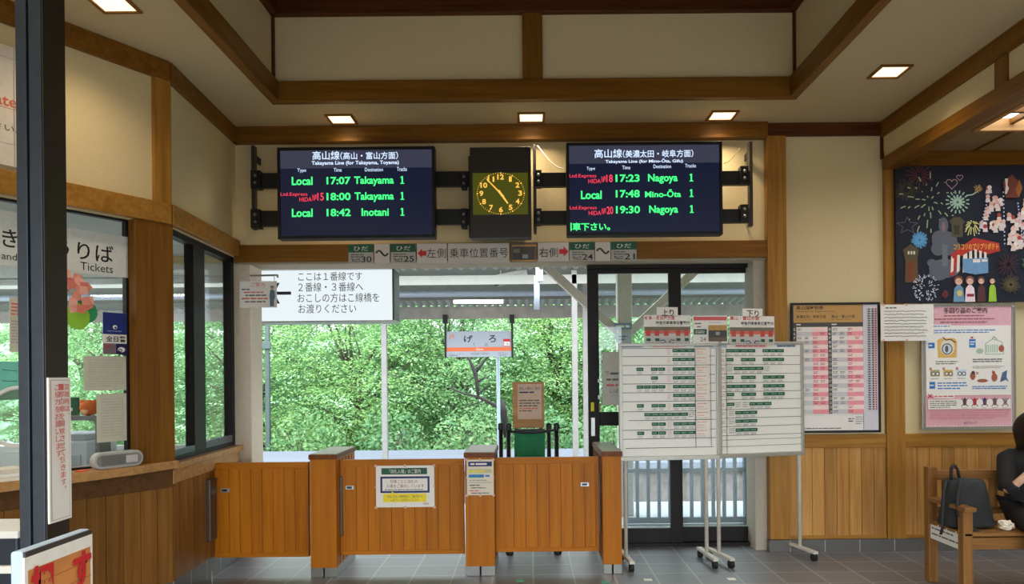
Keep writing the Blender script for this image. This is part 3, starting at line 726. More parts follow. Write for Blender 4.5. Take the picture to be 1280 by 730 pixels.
m = MB(); m.tube([a+(b-a)*(i/10)+Vector((0, 0, -0.02*math.sin(math.pi*i/10)-0.02)) for i in range(11)], 0.012, BLK, 8); o = m.build('barrier_belt', origin=a, smooth=True); tag(o, 'black belt slung between the barrier posts over the green cloth', 'belt')
# ------------------------------------------------------------------ trees
def leafmat(name, c1, c2):
    m, nt, b = newmat(name); L = nt.links
    g = nt.nodes.new('ShaderNodeNewGeometry'); r = nt.nodes.new('ShaderNodeValToRGB')
    r.color_ramp.elements[0].color = lin(c1); r.color_ramp.elements[1].color = lin(c2)
    L.new(g.outputs['Random Per Island'], r.inputs[0]); L.new(r.outputs[0], b.inputs['Base Color'])
    b.inputs['Roughness'].default_value = 0.7; b.inputs['Specular IOR Level'].default_value = 0.2
    t_ = nt.nodes.new('ShaderNodeBsdfTranslucent'); L.new(r.outputs[0], t_.inputs[0])
    mx = nt.nodes.new('ShaderNodeMixShader'); mx.inputs[0].default_value = 0.5
    L.new(b.outputs[0], mx.inputs[1]); L.new(t_.outputs[0], mx.inputs[2]); L.new(mx.outputs[0], nt.nodes['Material Output'].inputs[0])
    return m
LEAF = [leafmat('maple_leaf', (88, 138, 90), (156, 190, 134)), leafmat('fresh_leaf', (98, 148, 86), (168, 200, 132)), leafmat('deep_leaf', (74, 124, 86), (134, 174, 124))]
BARK = mat('dark_bark', (84, 76, 68), 0.9, var=0.25, bump=0.6, scale=14)
import numpy as np
def leaf_mesh(name, co, lm, parent):
    co = co - np.array(WM[parent.name].translation)
    n = len(co)//4
    me = bpy.data.meshes.new(name)
    me.vertices.add(n*4); me.vertices.foreach_set('co', co.astype(np.float32).ravel())
    me.loops.add(n*4); me.loops.foreach_set('vertex_index', np.arange(n*4, dtype=np.int32))
    me.polygons.add(n); me.polygons.foreach_set('loop_start', np.arange(n, dtype=np.int32)*4); me.polygons.foreach_set('loop_total', np.full(n, 4, dtype=np.int32))
    me.materials.append(lm); me.update(calc_edges=True)
    o = bpy.data.objects.new(name, me); COL.objects.link(o); o.parent = parent; WM[o.name] = WM[parent.name].copy()
    return o
def tree(x, y, z0, h, rad, nspr, lm, label, seed, cat='tree', name='maple_tree', leafs=0.075, per=150, low=0.08):
    ra = random.Random(seed)
    t_ = thing(name, label, cat, (x, y, z0), 0, 'trees beyond the tracks')
    m = MB()
    top = z0+h*0.55
    trunk = [Vector((x+0.12*math.sin(i*1.3+seed), y+0.1*math.cos(i*1.7), z0+(top-z0)*i/6)) for i in range(7)]
    m.tube(trunk, [0.17-0.017*i for i in range(7)], BARK, 9); m.build('trunk', t_, smooth=True)
    br = MB(); lf_ = MB(); vs, fs = [], []
    for k in range(nspr):
        u = ra.random(); ang = ra.random()*2*math.pi; rr = rad*math.sqrt(ra.random())*(0.55+0.45*math.sin(math.pi*min(1, u*0.85+0.12)))
        cz = z0+h*(low+(1-low)*u); c = Vector((x+rr*math.cos(ang), y+rr*math.sin(ang)*0.8, cz))
        if k % 11 == 0:
            s0 = trunk[min(6, 1+int(u*5))]
            mid = (s0+c)/2+Vector((ra.uniform(-.2, .2), ra.uniform(-.2, .2), 0.15))
            br.tube([s0, mid, c, c+(c-mid)*0.25], [0.05, 0.03, 0.014, 0.006], BARK, 6)
        sx = ra.uniform(0.4, 0.95); tilt = ra.uniform(-.35, .35); out = Vector((math.cos(ang), math.sin(ang), 0))
        rg = np.random.default_rng(seed*1000+k)
        A_ = rg.random(per)*2*math.pi; Q_ = np.sqrt(rg.random(per))
        off = np.stack([np.cos(A_)*Q_*sx, np.sin(A_)*Q_*sx, rg.normal(0, 0.03, per)], 1)
        off[:, 2] -= 0.22*Q_**2+0.25*(off[:, 0]*out.x+off[:, 1]*out.y)
        P_ = np.array(c)+off; s_ = leafs*rg.uniform(0.6, 1.3, per)[:, None]
        N_ = np.stack([rg.normal(0, 0.38, per), rg.normal(-0.35, 0.38, per), np.ones(per)], 1); N_ /= np.linalg.norm(N_, axis=1)[:, None]
        R_ = rg.normal(0, 1, (per, 3)); E1_ = np.cross(N_, R_); E1_ /= np.linalg.norm(E1_, axis=1)[:, None]; E2_ = np.cross(N_, E1_)
        vs.append(np.stack([P_-E1_*s_*0.5, P_+E2_*s_*0.30, P_+E1_*s_*0.55, P_-E2_*s_*0.30], 1).reshape(-1, 3))
    me_o = leaf_mesh('foliage', np.concatenate(vs), lm, t_)
    br.build('branch', t_, smooth=True)
    return t_
spec = [(-7.6, 20.5, 5.2, 2.6, 0), (-4.6, 19.6, 5.0, 2.5, 1), (-1.9, 20.0, 5.0, 2.4, 0), (0.9, 21.0, 4.9, 2.2, 1), (3.4, 20.2, 5.2, 2.3, 0), (6.2, 20.6, 5.0, 2.5, 2), (-11.5, 20.5, 5.2, 2.8, 0)]
TL = ['broad light green maple seen through the left side of the opening', 'bright green maple behind the slim white roof post', 'dense green maple in the middle of the opening', 'fresh green maple behind the station name sign',
      'green maple seen beside the twin white roof posts', 'deep green maple seen through the door glass', 'pale green maple seen through the ticket office windows']
for i, (x, y, h, r_, k) in enumerate(spec):
    tree(x, y, -0.95, h, r_, 330, LEAF[k], TL[i], 40+i)
spec2 = [(-9.5, 25.5, 6.4, 3.4, 2), (-3.3, 25.0, 6.2, 3.4, 2), (2.3, 25.5, 6.0, 3.3, 2), (8.2, 25.0, 6.2, 3.4, 0), (-15.5, 25.5, 6.4, 3.6, 0)]
TL2 = ['tall tree in the back row behind the left maples', 'tall darker tree in the back row behind the middle maple', 'tall darker tree in the back row behind the station name sign', 'tall tree in the back row behind the door glass', 'tall tree in the back row seen through the office windows']
for i, (x, y, h, r_, k) in enumerate(spec2):
    tree(x, y, -0.95, h, r_, 330, LEAF[k], TL2[i], 80+i, name='broadleaf_tree', leafs=0.12, per=100)
m = MB(); vs, fs = [], []
for i in range(41):
    for j in range(9):
        x = -40+2*i; vs.append((x, 32+j*1.2+random.uniform(-.5, .5), -1.0+j*0.62+random.uniform(-.2, .3)*(j > 0)))
for i in range(40):
    for j in range(8): fs.append((i*9+j, (i+1)*9+j, (i+1)*9+j+1, i*9+j+1))
m.add(vs, fs, mat('distant_green_slope', (122, 160, 120), 0.95, var=0.5, bump=1.0, scale=1.6)); struct(m.build('hill', smooth=True))
# low shrubs along the far platform's back edge
def shrub(x, y, w, h, lm, label, seed):
    ra = random.Random(seed); t_ = thing('low_shrub', label, 'shrub', (x, y, -0.95), 0, 'shrubs along the far platform')
    vs, fs = [], []
    for j in range(1500):
        a = ra.random()*6.28; q = ra.random()**0.4; el = math.acos(ra.random())
        p = Vector((x+w*q*math.sin(el)*math.cos(a), y+0.6*q*math.sin(el)*math.sin(a), -0.9+h*q*math.cos(el)))
        nrm = Vector((ra.gauss(0, 0.6), ra.gauss(-0.5, 0.5), 0.8)).normalized(); e1 = nrm.orthogonal().normalized(); e1.rotate(Matrix.Rotation(ra.random()*6.28, 3, nrm)); e2 = nrm.cross(e1); s_ = 0.12*ra.uniform(.6, 1.3)
        b0 = len(vs); vs += [p-e1*s_*.5, p+e2*s_*.28, p+e1*s_*.5, p-e2*s_*.28]; fs.append((b0, b0+1, b0+2, b0+3))
    mb = MB(); mb.add(vs, fs, lm); mb.build('foliage', t_)
    mb = MB(); [mb.tube([(x+ra.uniform(-.2, .2), y, -0.95), (x+ra.uniform(-w*.6, w*.6), y+ra.uniform(-.2, .2), -0.9+h*0.7)], [0.02, 0.008], BARK, 5) for _ in range(6)]; mb.build('stem', t_)
SL = ['low shrub behind the leftmost part of the gates', 'low shrub below the bright maple', 'low shrub left of the middle gate post', 'low shrub behind the green cloth stand', 'low shrub behind the twin white posts', 'low shrub seen low through the door glass']
for i, x in enumerate((-5.2, -3.3, -1.5, 0.3, 1.8, 3.6)): shrub(x, 17.4, 1.1, 1.75, LEAF[2 if i % 2 else 0], SL[i], 200+i)

# dark bare limbs of a leaning tree in front of the maples
DBARK = mat('black_bark', (40, 36, 34), 0.9, var=0.25, bump=0.5, scale=14)
lt = thing('leaning_tree', 'leaning tree with dark bare limbs below the station name sign', 'tree', (at(660, 590, 17.2).x, 17.2, -0.95))
q = lambda px, py: at(px, py, 17.2)
b0 = at(636, 560, 18.8); b0.z = -0.95
m = MB(); m.tube([b0, at(633, 545, 18.5), q(629, 512), q(627, 500)], [0.07, 0.07, 0.09, 0.03], DBARK, 10); m.build('trunk', lt, smooth=True)
for pts, rs in (([q(630, 513), q(612, 503), q(598, 496), q(580, 492), q(560, 484)], [0.07, 0.05, 0.045, 0.03, 0.012]), ([q(598, 496), q(596, 478), q(594, 466), q(588, 452), q(584, 444)], [0.045, 0.05, 0.07, 0.04, 0.03]), ([q(594, 466), q(602, 456), q(608, 447), q(616, 440)], [0.05, 0.04, 0.03, 0.02]), ([q(608, 500), q(592, 505), q(576, 512)], [0.02, 0.015, 0.006]), ([q(596, 478), q(606, 472), q(612, 474)], [0.04, 0.025, 0.01])):
    m = MB(); m.tube(pts, [r*0.8 for r in rs], DBARK, 8); m.build('branch', lt, smooth=True)
# ================================================================== FITTINGS
# recessed downlights
LK = random.Random(3)
def downlight(x, y, label, group=None):
    t_ = thing('downlight', label, 'ceiling light', (x, y, ZC), 0, group or 'square downlights in the low ceiling')
    m = MB(); r, q = 0.115, 0.095
    fm = beamw('x')
    m.box((x-r, y-r, ZC-0.012), (x+r, y-q, ZC+0.002), fm); m.box((x-r, y+q, ZC-0.012), (x+r, y+r, ZC+0.002), fm)
    m.box((x-r, y-q, ZC-0.012), (x-q, y+q, ZC+0.002), fm); m.box((x+q, y-q, ZC-0.012), (x+r, y+q, ZC+0.002), fm)
    m.build('trim_ring', t_)
    m = MB(); m.box((x-q, y-q, ZC-0.004), (x+q, y+q, ZC+0.001), emis('downlight_lens', (255, 232, 190), 1.5)); m.build('lens', t_)
    m = MB()
    for s_ in (-0.035, 0.035): m.lathe((x+s_, y, ZC-0.009), [(0.002, 0), (0.022, 0.001), (0.025, 0.005)], emis('downlight_bulb', (255, 236, 200), 6.0), 14)
    m.build('bulb', t_)
    ld = bpy.data.lights.new('downlight_beam', 'SPOT'); ld.energy = LAMP_FILL_W if group else LAMP_W; ld.color = (1.0, 0.88, 0.70) if group else (1.0, 0.80, 0.55); ld.spot_size = math.radians(140); ld.spot_blend = 1.0; ld.shadow_soft_size = 0.08
    lo = bpy.data.objects.new('downlight_beam', ld); COL.objects.link(lo); lo.parent = t_; lo.location = (0, 0, -0.03)
    return t_
d0 = downlight(-1.56, 6.22, 'square downlight above the departure board listing Inotani')
downlight(0.034, 6.22, 'square downlight above the clock')
downlight(1.64, 6.22, 'square downlight above the departure board listing Nagoya')
downlight(2.62, 5.34, 'square downlight nearest the side hall beam')
downlight(-2.38, 4.26, 'square downlight above the ticket windows')
for x, y in ((-2.38, 2.0), (2.62, 3.0), (2.62, 0.6), (-1.5, 0.6), (0.9, 0.6), (-2.6, -0.6), (0.1, -1.2)):  # unseen fill downlights, added to light the gates and lower room
    downlight(x, y, 'square downlight added out of view to brighten the room', 'downlights added out of view')
# ---------------- departure boards on their black rails
SCR = emis('screen_navy', (16, 22, 44), 1.0)
HDR = emis('screen_header', (52, 54, 70), 1.0)
TG = emis('screen_green', (70, 255, 130), 1.15); TR = emis('screen_red', (255, 70, 90), 1.0); TW = emis('screen_white', (206, 226, 255), 1.1)
def row_local(y, kind, ox):
    return [('t', 'Local', 365+ox, y-5.5, 391+ox, y+5, TG, 0.025)]
def row_hida(y, no, ox):
    return [('t', 'Ltd.Express', 351+ox, y-6, 384.5+ox, y-0.5, TR), ('t', 'HIDA', 374.5+ox, y+0.3, 390+ox, y+5.5, TR), ('t', '№', 391+ox, y-3, 396+ox, y+4.5, TR), ('t', no, 397+ox, y-5, 405+ox, y+4.5, TR, 0.012)]
def row_rest(y, tm, dest, d0, d1, ox, desc=0):
    return [('t', tm, 408.5+ox, y-5, 438.5+ox, y+4.5, TG, 0.025), ('t', dest, d0, y-5.2, d1, y+4.5+desc, TG, 0.025), ('p', [(500.6+ox, y-3), (502+ox, y-5), (504+ox, y-5), (504+ox, y+3.4), (505.6+ox, y+3.6), (505.6+ox, y+4.5), (500.6+ox, y+4.5), (500.6+ox, y+3.6), (502.2+ox, y+3.4), (502.2+ox, y-3)], TG)]
def board(name_l, rect, els, Y=6.12):
    o = sign('departure_board', name_l, 'display', rect, SCR, [('r', rect[0]+2, rect[1]+2, rect[2]-2, rect[1]+25, HDR)]+els, Y=Y, thick=0.05, group=None)
    a, b = at(rect[0], rect[1], Y), at(rect[2], rect[3], Y)
    cx_, cz_ = (a.x+b.x)/2, (a.z+b.z)/2; w, h = (rect[2]-rect[0])*Y/F/2, (rect[3]-rect[1])*Y/F/2
    m = MB(); e = 0.018
    m.box((cx_-w-e*0.3, Y-0.012, cz_+h-e), (cx_+w+e*0.3, Y+0.10, cz_+h+e*0.4), BLK); m.box((cx_-w-e*0.3, Y-0.012, cz_-h-e*0.4), (cx_+w+e*0.3, Y+0.10, cz_-h+e), BLK)
    m.box((cx_-w-e*0.3, Y-0.012, cz_-h+e), (cx_-w+e, Y+0.10, cz_+h-e), BLK); m.box((cx_+w-e, Y-0.012, cz_-h+e), (cx_+w+e*0.3, Y+0.10, cz_+h-e), BLK)
    m.build('bezel', o, bevel=0.003)
    m = MB(); m.box((cx_-w+0.02, Y+0.05, cz_-h+0.02), (cx_+w-0.02, Y+0.095, cz_+h-0.02), BLK); m.build('rear_casing', o)
    return o
def head(jp0, jp1, x0, x1, xm, en, e0, e1, yb, ox):
    return [('t', jp0, x0, yb-6, xm, yb+5, TW, 0.01), ('t', jp1, xm+1, yb-4.5, x1, yb+5, TW, 0.01), ('t', en, e0, yb+6.5, e1, yb+12.5, TW, 0.02)]
board('departure board with green rows to Takayama and Inotani, red 15 in the middle', (348, 185, 543, 297),
  head('高山線', '（高山・富山方面）', 391, 498, 425, 'Takayama Line (for Takayama, Toyama)', 390, 499, 194.5, 0) +
  [('t', 'Type', 372, 210, 383, 215.5, TW), ('t', 'Time', 417.5, 210, 427.5, 214.5, TW), ('t', 'Destination', 456.5, 210, 479, 214.5, TW), ('t', 'Tracks', 496.5, 209.5, 509, 214.5, TW)] +
  row_local(226, 0, 0) + row_rest(226, '17:07', 'Takayama', 443, 492.5, 0, 2.5) + row_hida(246, '15', 0) + row_rest(246, '18:00', 'Takayama', 443.5, 492.5, 0, 2.5) + row_local(266, 0, 0) + row_rest(266, '18:42', 'Inotani', 452, 486, 0))
ox = 361
def sh(els, o): return els
board('departure board with green rows to Nagoya and Mino-Ota, red 18 and 20', (709, 179, 902, 293),
  head('高山線', '（美濃太田・岐阜方面）', 743.5, 867, 778, 'Takayama Line (for Mino-Ōta, Gifu)', 757, 854, 192, 0) +
  [('t', 'Type', 733.5, 208, 744, 213, TW), ('t', 'Time', 778, 207, 788, 211.5, TW), ('t', 'Destination', 817, 206, 839, 210.5, TW), ('t', 'Tracks', 856.5, 205.5, 870, 210, TW)] +
  row_hida(223, '18', ox) + row_rest(223, '17:23', 'Nagoya', 810, 847, ox, 2.5) + row_local(243.5, 0, ox) + row_rest(242.5, '17:48', 'Mino-Ōta', 806, 851, ox) + row_hida(263, '20', ox) + row_rest(262.5, '19:30', 'Nagoya', 811, 847, ox, 2.5) +
  [('t', '車下さい。', 715, 278, 762, 288, TG, 0.025), ('r', 712.5, 278, 714, 288, TG)])
def rail_set(label, cat, bars, ups, ends):
    c = at(bars[0][0], bars[0][2], 6.3)
    t_ = thing('display_rail', label, cat, (c.x, 6.3, c.z))
    for x0_, x1_, y0_, y1_ in bars:
        a, b = at(x0_, y0_, 6.25), at(x1_, y1_, 6.25)
        m = MB(); m.box((a.x, 6.22, b.z), (b.x, 6.27, a.z), BLK); m.build('bar', t_, bevel=0.003)
    for px, y0_, y1_, w in ups:
        a, b = at(px-w/2, y0_, 6.3), at(px+w/2, y1_, 6.3)
        m = MB(); m.box((a.x, 6.275, b.z), (b.x, 6.34, a.z), mat('grey_upright', (66, 62, 58), 0.45, 0.5)); m.box((a.x+0.01, 6.33, a.z-0.12), (b.x-0.01, 6.46, a.z-0.06), BLK); m.box((a.x+0.01, 6.33, b.z+0.06), (b.x-0.01, 6.46, b.z+0.12), BLK); m.build('upright', t_, bevel=0.002)
    for px, y0_, y1_, w in ends:
        a, b = at(px-w/2, y0_, 6.21), at(px+w/2, y1_, 6.21)
        m = MB(); m.box((a.x, 6.19, b.z), (b.x, 6.275, a.z), BLK); pl = m.build('end_plate', t_, bevel=0.003)
        for f in (0.3, 0.7):
            m = MB(); m.lathe(((a.x+b.x)/2, 6.188, a.z+(b.z-a.z)*f), [(0.001, -0.012), (0.012, -0.01), (0.014, 0.004)], STEEL, 12, 'y'); m.build('bolt', pl, smooth=True)
rail_set('black rail frame holding the departure board at the ticket office end', 'bracket', [(318, 590, 217.5, 233.5), (318, 590, 264.5, 281)], [(317.5, 183, 287, 5), (588, 196, 297, 5)], [(320, 213.5, 236, 12), (320, 262, 285, 12), (580, 215, 236, 7), (580, 261, 285, 7)])
rail_set('black rail frame holding the departure board at the bench end', 'bracket', [(668, 936, 217, 232), (668, 936, 264.5, 279)], [(668.5, 182, 292, 5), (938, 178, 283, 5)], [(673, 213, 234, 8), (673, 261, 281, 8), (930, 208, 230, 10), (930, 256, 277, 10)])
m = MB(); pts = [at(672+33*i/14, 182+29*math.sin(min(1, i/14)*math.pi/2)**1.0, 6.38) for i in range(15)]
m.tube(pts, 0.006, PAPER, 6); o = m.build('white_cable', origin=pts[0], smooth=True); tag(o, 'thin white cable looping down beside the clock', 'cable')
m = MB(); pts = [at(905+20*i/8, 204-19*(i/8)**1.6, 6.38) for i in range(9)]
m.tube(pts, 0.005, mat('faint_cable', (170, 150, 110), 0.6), 6); o = m.build('thin_cable', origin=pts[0], smooth=True); tag(o, 'thin pale cable rising behind the departure board at the bench end', 'cable')
# ---------------- clock
Y = 6.08
a, b = at(587, 184, Y), at(664.5, 297, Y)
ck = thing('wall_clock', 'tall dark clock case with an olive dial and amber hands', 'clock', ((a.x+b.x)/2, Y, b.z))
CASE = mat('clock_case', (58, 54, 50), 0.42, 0.4)
m = MB(); m.box((a.x, Y, b.z), (b.x, 6.2, a.z), CASE); m.box((a.x+0.05, 6.2, b.z+0.1), (b.x-0.05, 6.46, a.z-0.1), BLK); m.build('casing', ck, bevel=0.006)
OL = emis('dial_olive', (64, 66, 14), 1.0); AM = emis('dial_amber', (255, 190, 80), 1.0)
els = []
cx_, cy_ = 626, 242
for i in range(60):
    an = 2*math.pi*i/60; sx = abs(math.sin(an)); r = 1.0
    x, y = cx_+29.3*math.sin(an), cy_-25.6*math.cos(an)
    big = i % 5 == 0; w = 1.0 if big else 0.5
    els.append(('p', ngon(x, y, w, w, 8), AM))
for n_ in range(1, 13):
    an = 2*math.pi*n_/12; x, y = cx_+24.2*math.sin(an), cy_-20.4*math.cos(an)
    hw = 2.4 if n_ < 10 else 4.2
    if n_ in (1,): hw = 1.7
    els.append(('t', str(n_), x-hw, y-3.3, x+hw, y+3.3, AM, 0.03))
dial = sign('dial', None, None, (591, 216, 660, 268), OL, els, Y=Y-0.006, thick=0.008, parent=ck)
for nm, an, L, w in (('hour_hand', 2*math.pi*(4.88/12), 15, 2.4), ('minute_hand', 2*math.pi*(53/60), 25, 1.5)):
    c = at(cx_, cy_, Y-0.022); s_ = Y/F
    dirv = Vector((math.sin(an)*1.04, 0, math.cos(an)*0.98)); pv = Vector((dirv.z, 0, -dirv.x))
    m = MB(); tip = c+dirv*L*s_; tail = c-dirv*5*s_
    q = [tail+pv*w*.6*s_, tip+pv*w*.35*s_, tip-pv*w*.35*s_, tail-pv*w*.6*s_]
    if nm[0] == 'm': q = [p+Vector((0, -0.004, 0)) for p in q]
    m.add(q+[p+Vector((0, 0.003, 0)) for p in q], [(0, 1, 2, 3), (7, 6, 5, 4), (0, 4, 5, 1), (1, 5, 6, 2), (2, 6, 7, 3), (3, 7, 4, 0)], AM); m.build(nm, ck)
# ---------------- plates on the beam over the opening
YB = 6.395
PLATE = mat('sign_plate_white', (206, 198, 190), 0.5, var=0.02)
PLATEG = mat('sign_plate_grey', (176, 172, 164), 0.5, var=0.02)
def hida(rect, no, label):
    x0, y0, x1, y1 = rect; w = x1-x0
    sign('platform_plate', label, 'sign', rect, PLATEG, [('r', x0, y0, x1, y0+10, GREEN), ('t', 'ひだ', x0+w*.22, y0+2.5, x0+w*.8, y0+8, PAPER), ('l', x0+3, y0+11.5, x0+w*.62, y0+17, 2, INK), ('t', no, x0+w*.52, y0+15, x1-2, y0+22.3, BLACK, 0.01),
      ('s', [(x0+4, y0+18), (x0+8, y0+20), (x0+14, y0+18), (x0+14, y0+21.5), (x0+6, y0+21.5), (x0+4, y0+18)], BLACK, 0.7)], Y=YB, thick=0.01)
def tilde(rect, label):
    x0, y0, x1, y1 = rect; w = x1-x0
    pts = [(x0+2+(w-4)*i/16, (y0+y1)/2-0.5-3.6*math.sin(2*math.pi*(i/16))*(0.9)) for i in range(17)]
    sign('range_plate', label, 'sign', rect, PLATE, [('s', pts, BLACK, 2.2)], Y=YB, thick=0.01)
hida((435.5, 305.5, 466.5, 328.5+1), '30', 'outermost numbered plate at the ticket office end, green over grey'); tilde((468, 305, 487, 329), 'white wave dash plate on the ticket office half of the beam')
hida((488.5, 305, 519.5, 329), '25', 'green over grey numbered plate beside the red arrow pointing to the ticket office')
sign('arrow_plate', 'white plate whose red arrow points to the ticket office', 'sign', (521, 304.5, 558.5, 328.5), PLATE, [('p', [(522, 316.5), (527.5, 310.5), (527.5, 313.5), (533, 313.5), (533, 319.5), (527.5, 319.5), (527.5, 322.5)], RED), ('t', '左側', 533.5, 310.5, 557.5, 322.5, BLACK)], Y=YB, thick=0.01)
sign('title_plate', 'long white plate with six black characters for boarding position numbers', 'sign', (560, 304, 636.5, 328), PLATE, [('t', '乗車位置番号', 562, 310, 635, 322, BLACK)], Y=YB, thick=0.01)
sign('photo_plate', 'dark photo plate on the beam beside the six character plate', 'sign', (638.5, 303, 671, 327.5), mat('photo_brown', (104, 88, 70), 0.5), [('r', 640, 306, 671, 308, TAN), ('r', 641, 309, 668, 325, DGREY), ('r', 642, 311, 650, 316, mat('photo_tan', (128, 116, 98), 0.6)), ('r', 653, 318, 660, 323, GREY), ('r', 640, 325, 671, 327, TAN)], Y=YB, thick=0.012)
sign('arrow_plate', 'white plate whose red arrow points to the pillar', 'sign', (672.5, 303, 711, 326.5), PLATE, [('p', [(710.5, 314.5), (704.5, 308), (704.5, 311.5), (699, 311.5), (699, 317.5), (704.5, 317.5), (704.5, 321)], RED), ('t', '右側', 674, 309.5, 697.5, 321.5, BLACK)], Y=YB, thick=0.01)
hida((712, 302.5, 743, 326), '24', 'green over grey numbered plate beside the red arrow pointing to the pillar'); tilde((744, 302.5, 763, 326), 'white wave dash plate on the pillar half of the beam')
hida((764, 302, 795.5, 325.5), '21', 'outermost numbered plate at the pillar end, green over grey')
# ---------------- ticket gates
def gate_post(px0, px1, yf, yb, ztop, label, plate=None):
    a, b = at(px0, 650, yf), at(px1, 650, yf)
    t_ = thing('gate_post', label, 'ticket gate', ((a.x+b.x)/2, yf, 0))
    m = MB(); m.box((a.x+0.004, yf+0.004, 0.075), (b.x-0.004, yb, ztop-0.035), gatew('z')); 
    n_ = int((yb-yf)/0.1)
    for i in range(1, n_): 
        for x in (a.x+0.002, b.x-0.002): m.box((x-0.003, yf+0.1*i, 0.09), (x+0.003, yf+0.1*i+0.004, ztop-0.05), mat('plank_gap', (70, 44, 20), 0.8))
    m.build('body', t_, bevel=0.004)
    m = MB(); m.box((a.x-0.004, yf-0.006, ztop-0.04), (b.x+0.004, yb+0.005, ztop-0.004), wood('gate_cap', (128, 72, 28), (104, 54, 18), 'y')); m.box((a.x+0.006, yf+0.012, ztop-0.004), (b.x-0.006, yb-0.01, ztop), mat('cap_laminate', (176, 170, 158), 0.3)); m.build('cap', t_, bevel=0.003)
    mid = (a.x+b.x)/2
    m = MB(); m.box((a.x+0.004, yf+0.006, 0), (mid-0.005, yb-0.01, 0.075), STEEL); m.box((mid+0.005, yf+0.006, 0), (b.x-0.004, yb-0.01, 0.075), STEEL); m.build('base', t_, bevel=0.003)
    if plate:
        m = MB(); x = b.x if plate > 0 else a.x
        zt_, zb_ = at(421, 594, 5.9).z, at(421, 668, 5.9).z
        m.box((x-0.003, yf+0.10, zb_), (x+0.018*plate, yf+0.24, zt_), mat('guard_plate', (96, 88, 80), 0.4, 0.6)); m.build('guard_plate', t_, bevel=0.004)
    return a, b
YG = 5.72
gate_post(387, 421, YG, 6.34, 0.955, 'wooden gate post with a flat cap next to the ticket office, no notice on it', 1)
gate_post(581, 619, YG, 6.34, 0.958, 'middle wooden gate post carrying a small white notice')
gate_post(753, 778, YG+0.02, 6.55, 0.955, 'narrow wooden gate post beside the wheeled board', -1)
def gate_leaf(px0, px1, yt, yb_, label, latch, wheels=()):
    Yl = 5.86
    a, b = at(px0, yt, Yl), at(px1, yb_, Yl); zt_ = at((px0+px1)/2, yt, Yl).z; zb_ = at((px0+px1)/2, yb_, Yl).z
    t_ = thing('gate_leaf', label, 'gate', ((a.x+b.x)/2, Yl, zb_))
    fr = frame((a.x, Yl), (b.x, Yl)); W = b.x-a.x
    m = MB(); planks(m, fr, 0.05, W-0.02, zb_+0.03, zt_-0.05, 0.092, 0.012, gatew('z'), 0.0035); m.build('plank_panel', t_)
    m = MB(); g = gatew('x'); gz = gatew('z')
    m.box((0, -0.016, zt_-0.05), (W, 0.03, zt_), g, fr); m.box((0, -0.016, zb_), (W, 0.03, zb_+0.032), g, fr)
    m.box((0, -0.016, zb_+0.032), (0.055, 0.03, zt_-0.05), gz, fr); m.box((W-0.03, -0.016, zb_+0.032), (W, 0.03, zt_-0.05), gz, fr)
    m.build('frame', t_, bevel=0.003)
    l = at(latch[0], latch[1], Yl-0.02)
    m = MB(); m.box((l.x-0.034, Yl-0.022, l.z-0.016), (l.x+0.034, Yl-0.01, l.z+0.016), SILVER); m.box((l.x-0.022, Yl-0.024, l.z-0.008), (l.x+0.018, Yl-0.02, l.z+0.008), BLK); m.build('latch_plate', t_, bevel=0.002)
    for px in wheels:
        w = at(px, 690, Yl)
        m = MB(); m.box((w.x-0.012, Yl-0.015, 0.028), (w.x+0.012, Yl+0.02, zb_), BLK); m.lathe((w.x-0.009, Yl, 0.022), [(0.002, 0), (0.022, 0.001), (0.022, 0.017), (0.002, 0.018)], RUBBER, 14, 'x'); m.build('caster', t_)
gate_leaf(265, 387, 578, 696, 'orange brown plank gate leaf reaching the ticket office counter', (281, 613))
gate_leaf(423, 581, 574, 692.5, 'plank gate leaf carrying the large taped green and yellow notice', (437, 609.5))
gate_leaf(619, 749, 571.5, 689, 'plank gate leaf in front of the green cloth stand', (731, 605.5))
a = at(262, 600, 5.83)
zt_, zb_ = at(262, 596, 5.83).z, at(262, 672, 5.83).z
m = MB(); mt_ = mat('guard_plate', (96, 88, 80), 0.4, 0.6)
sq, _ = hit(fr_two, 262, 630, -0.03)
m.box((sq-0.04, -0.05, zb_), (sq+0.1, -0.018, zt_), mt_, fr_two); o = m.build('guard_plate', origin=(fr_two @ Vector((sq, -0.03, zb_))), bevel=0.006); tag(o, 'grey metal guard plate on the counter planks beside the gate leaf', 'plate')
tape = mat('pink_tape', (222, 176, 156), 0.7)
def taped(els, rect):
    x0, y0, x1, y1 = rect
    for x in (x0, (x0+x1)/2, x1):
        for y in (y0, y1): els.append(('p', ngon(x, y, 1.9, 1.9, 6), tape))
    for x in (x0, x1): els.append(('p', ngon(x, (y0+y1)/2, 1.4, 1.4, 6), tape))
    return els
r_ = (470, 582, 543, 634)
sign('gate_notice', 'large white notice with green, navy and yellow bands taped to a gate leaf', 'notice', r_, PAPER, taped([
  ('r', 477, 585, 534, 593, GREEN), ('t', '「改札入場」のご案内', 487, 586.5, 526, 591.8, PAPER), ('r', 475.5, 595.5, 537, 616, NAVY), ('r', 478, 598, 534.5, 613.5, PAPER),
  ('t', '列車ごとに改札の', 488, 599.5, 522, 604, mat('brown_red', (150, 70, 60), 0.6)), ('t', '入場をご案内しています', 483, 605.2, 530, 609.7, mat('brown_red', (150, 70, 60), 0.6)), ('l', 481, 611, 533, 613, 1, INK),
  ('r', 479, 617, 533, 627.5, YEL), ('p', [(488, 617.5), (490.5, 614), (494, 617.5)], YEL), ('t', '改札口は入場時刻にご案内まで', 484, 618.7, 528, 622.3, INK), ('t', 'しばらくお待ちください', 488, 623, 524, 626.4, INK), ('t', 'JR東海', 529, 628.6, 536, 630.8, INK)], r_), Y=5.835, thick=0.003)
r_ = (583.5, 574.5, 617, 619)
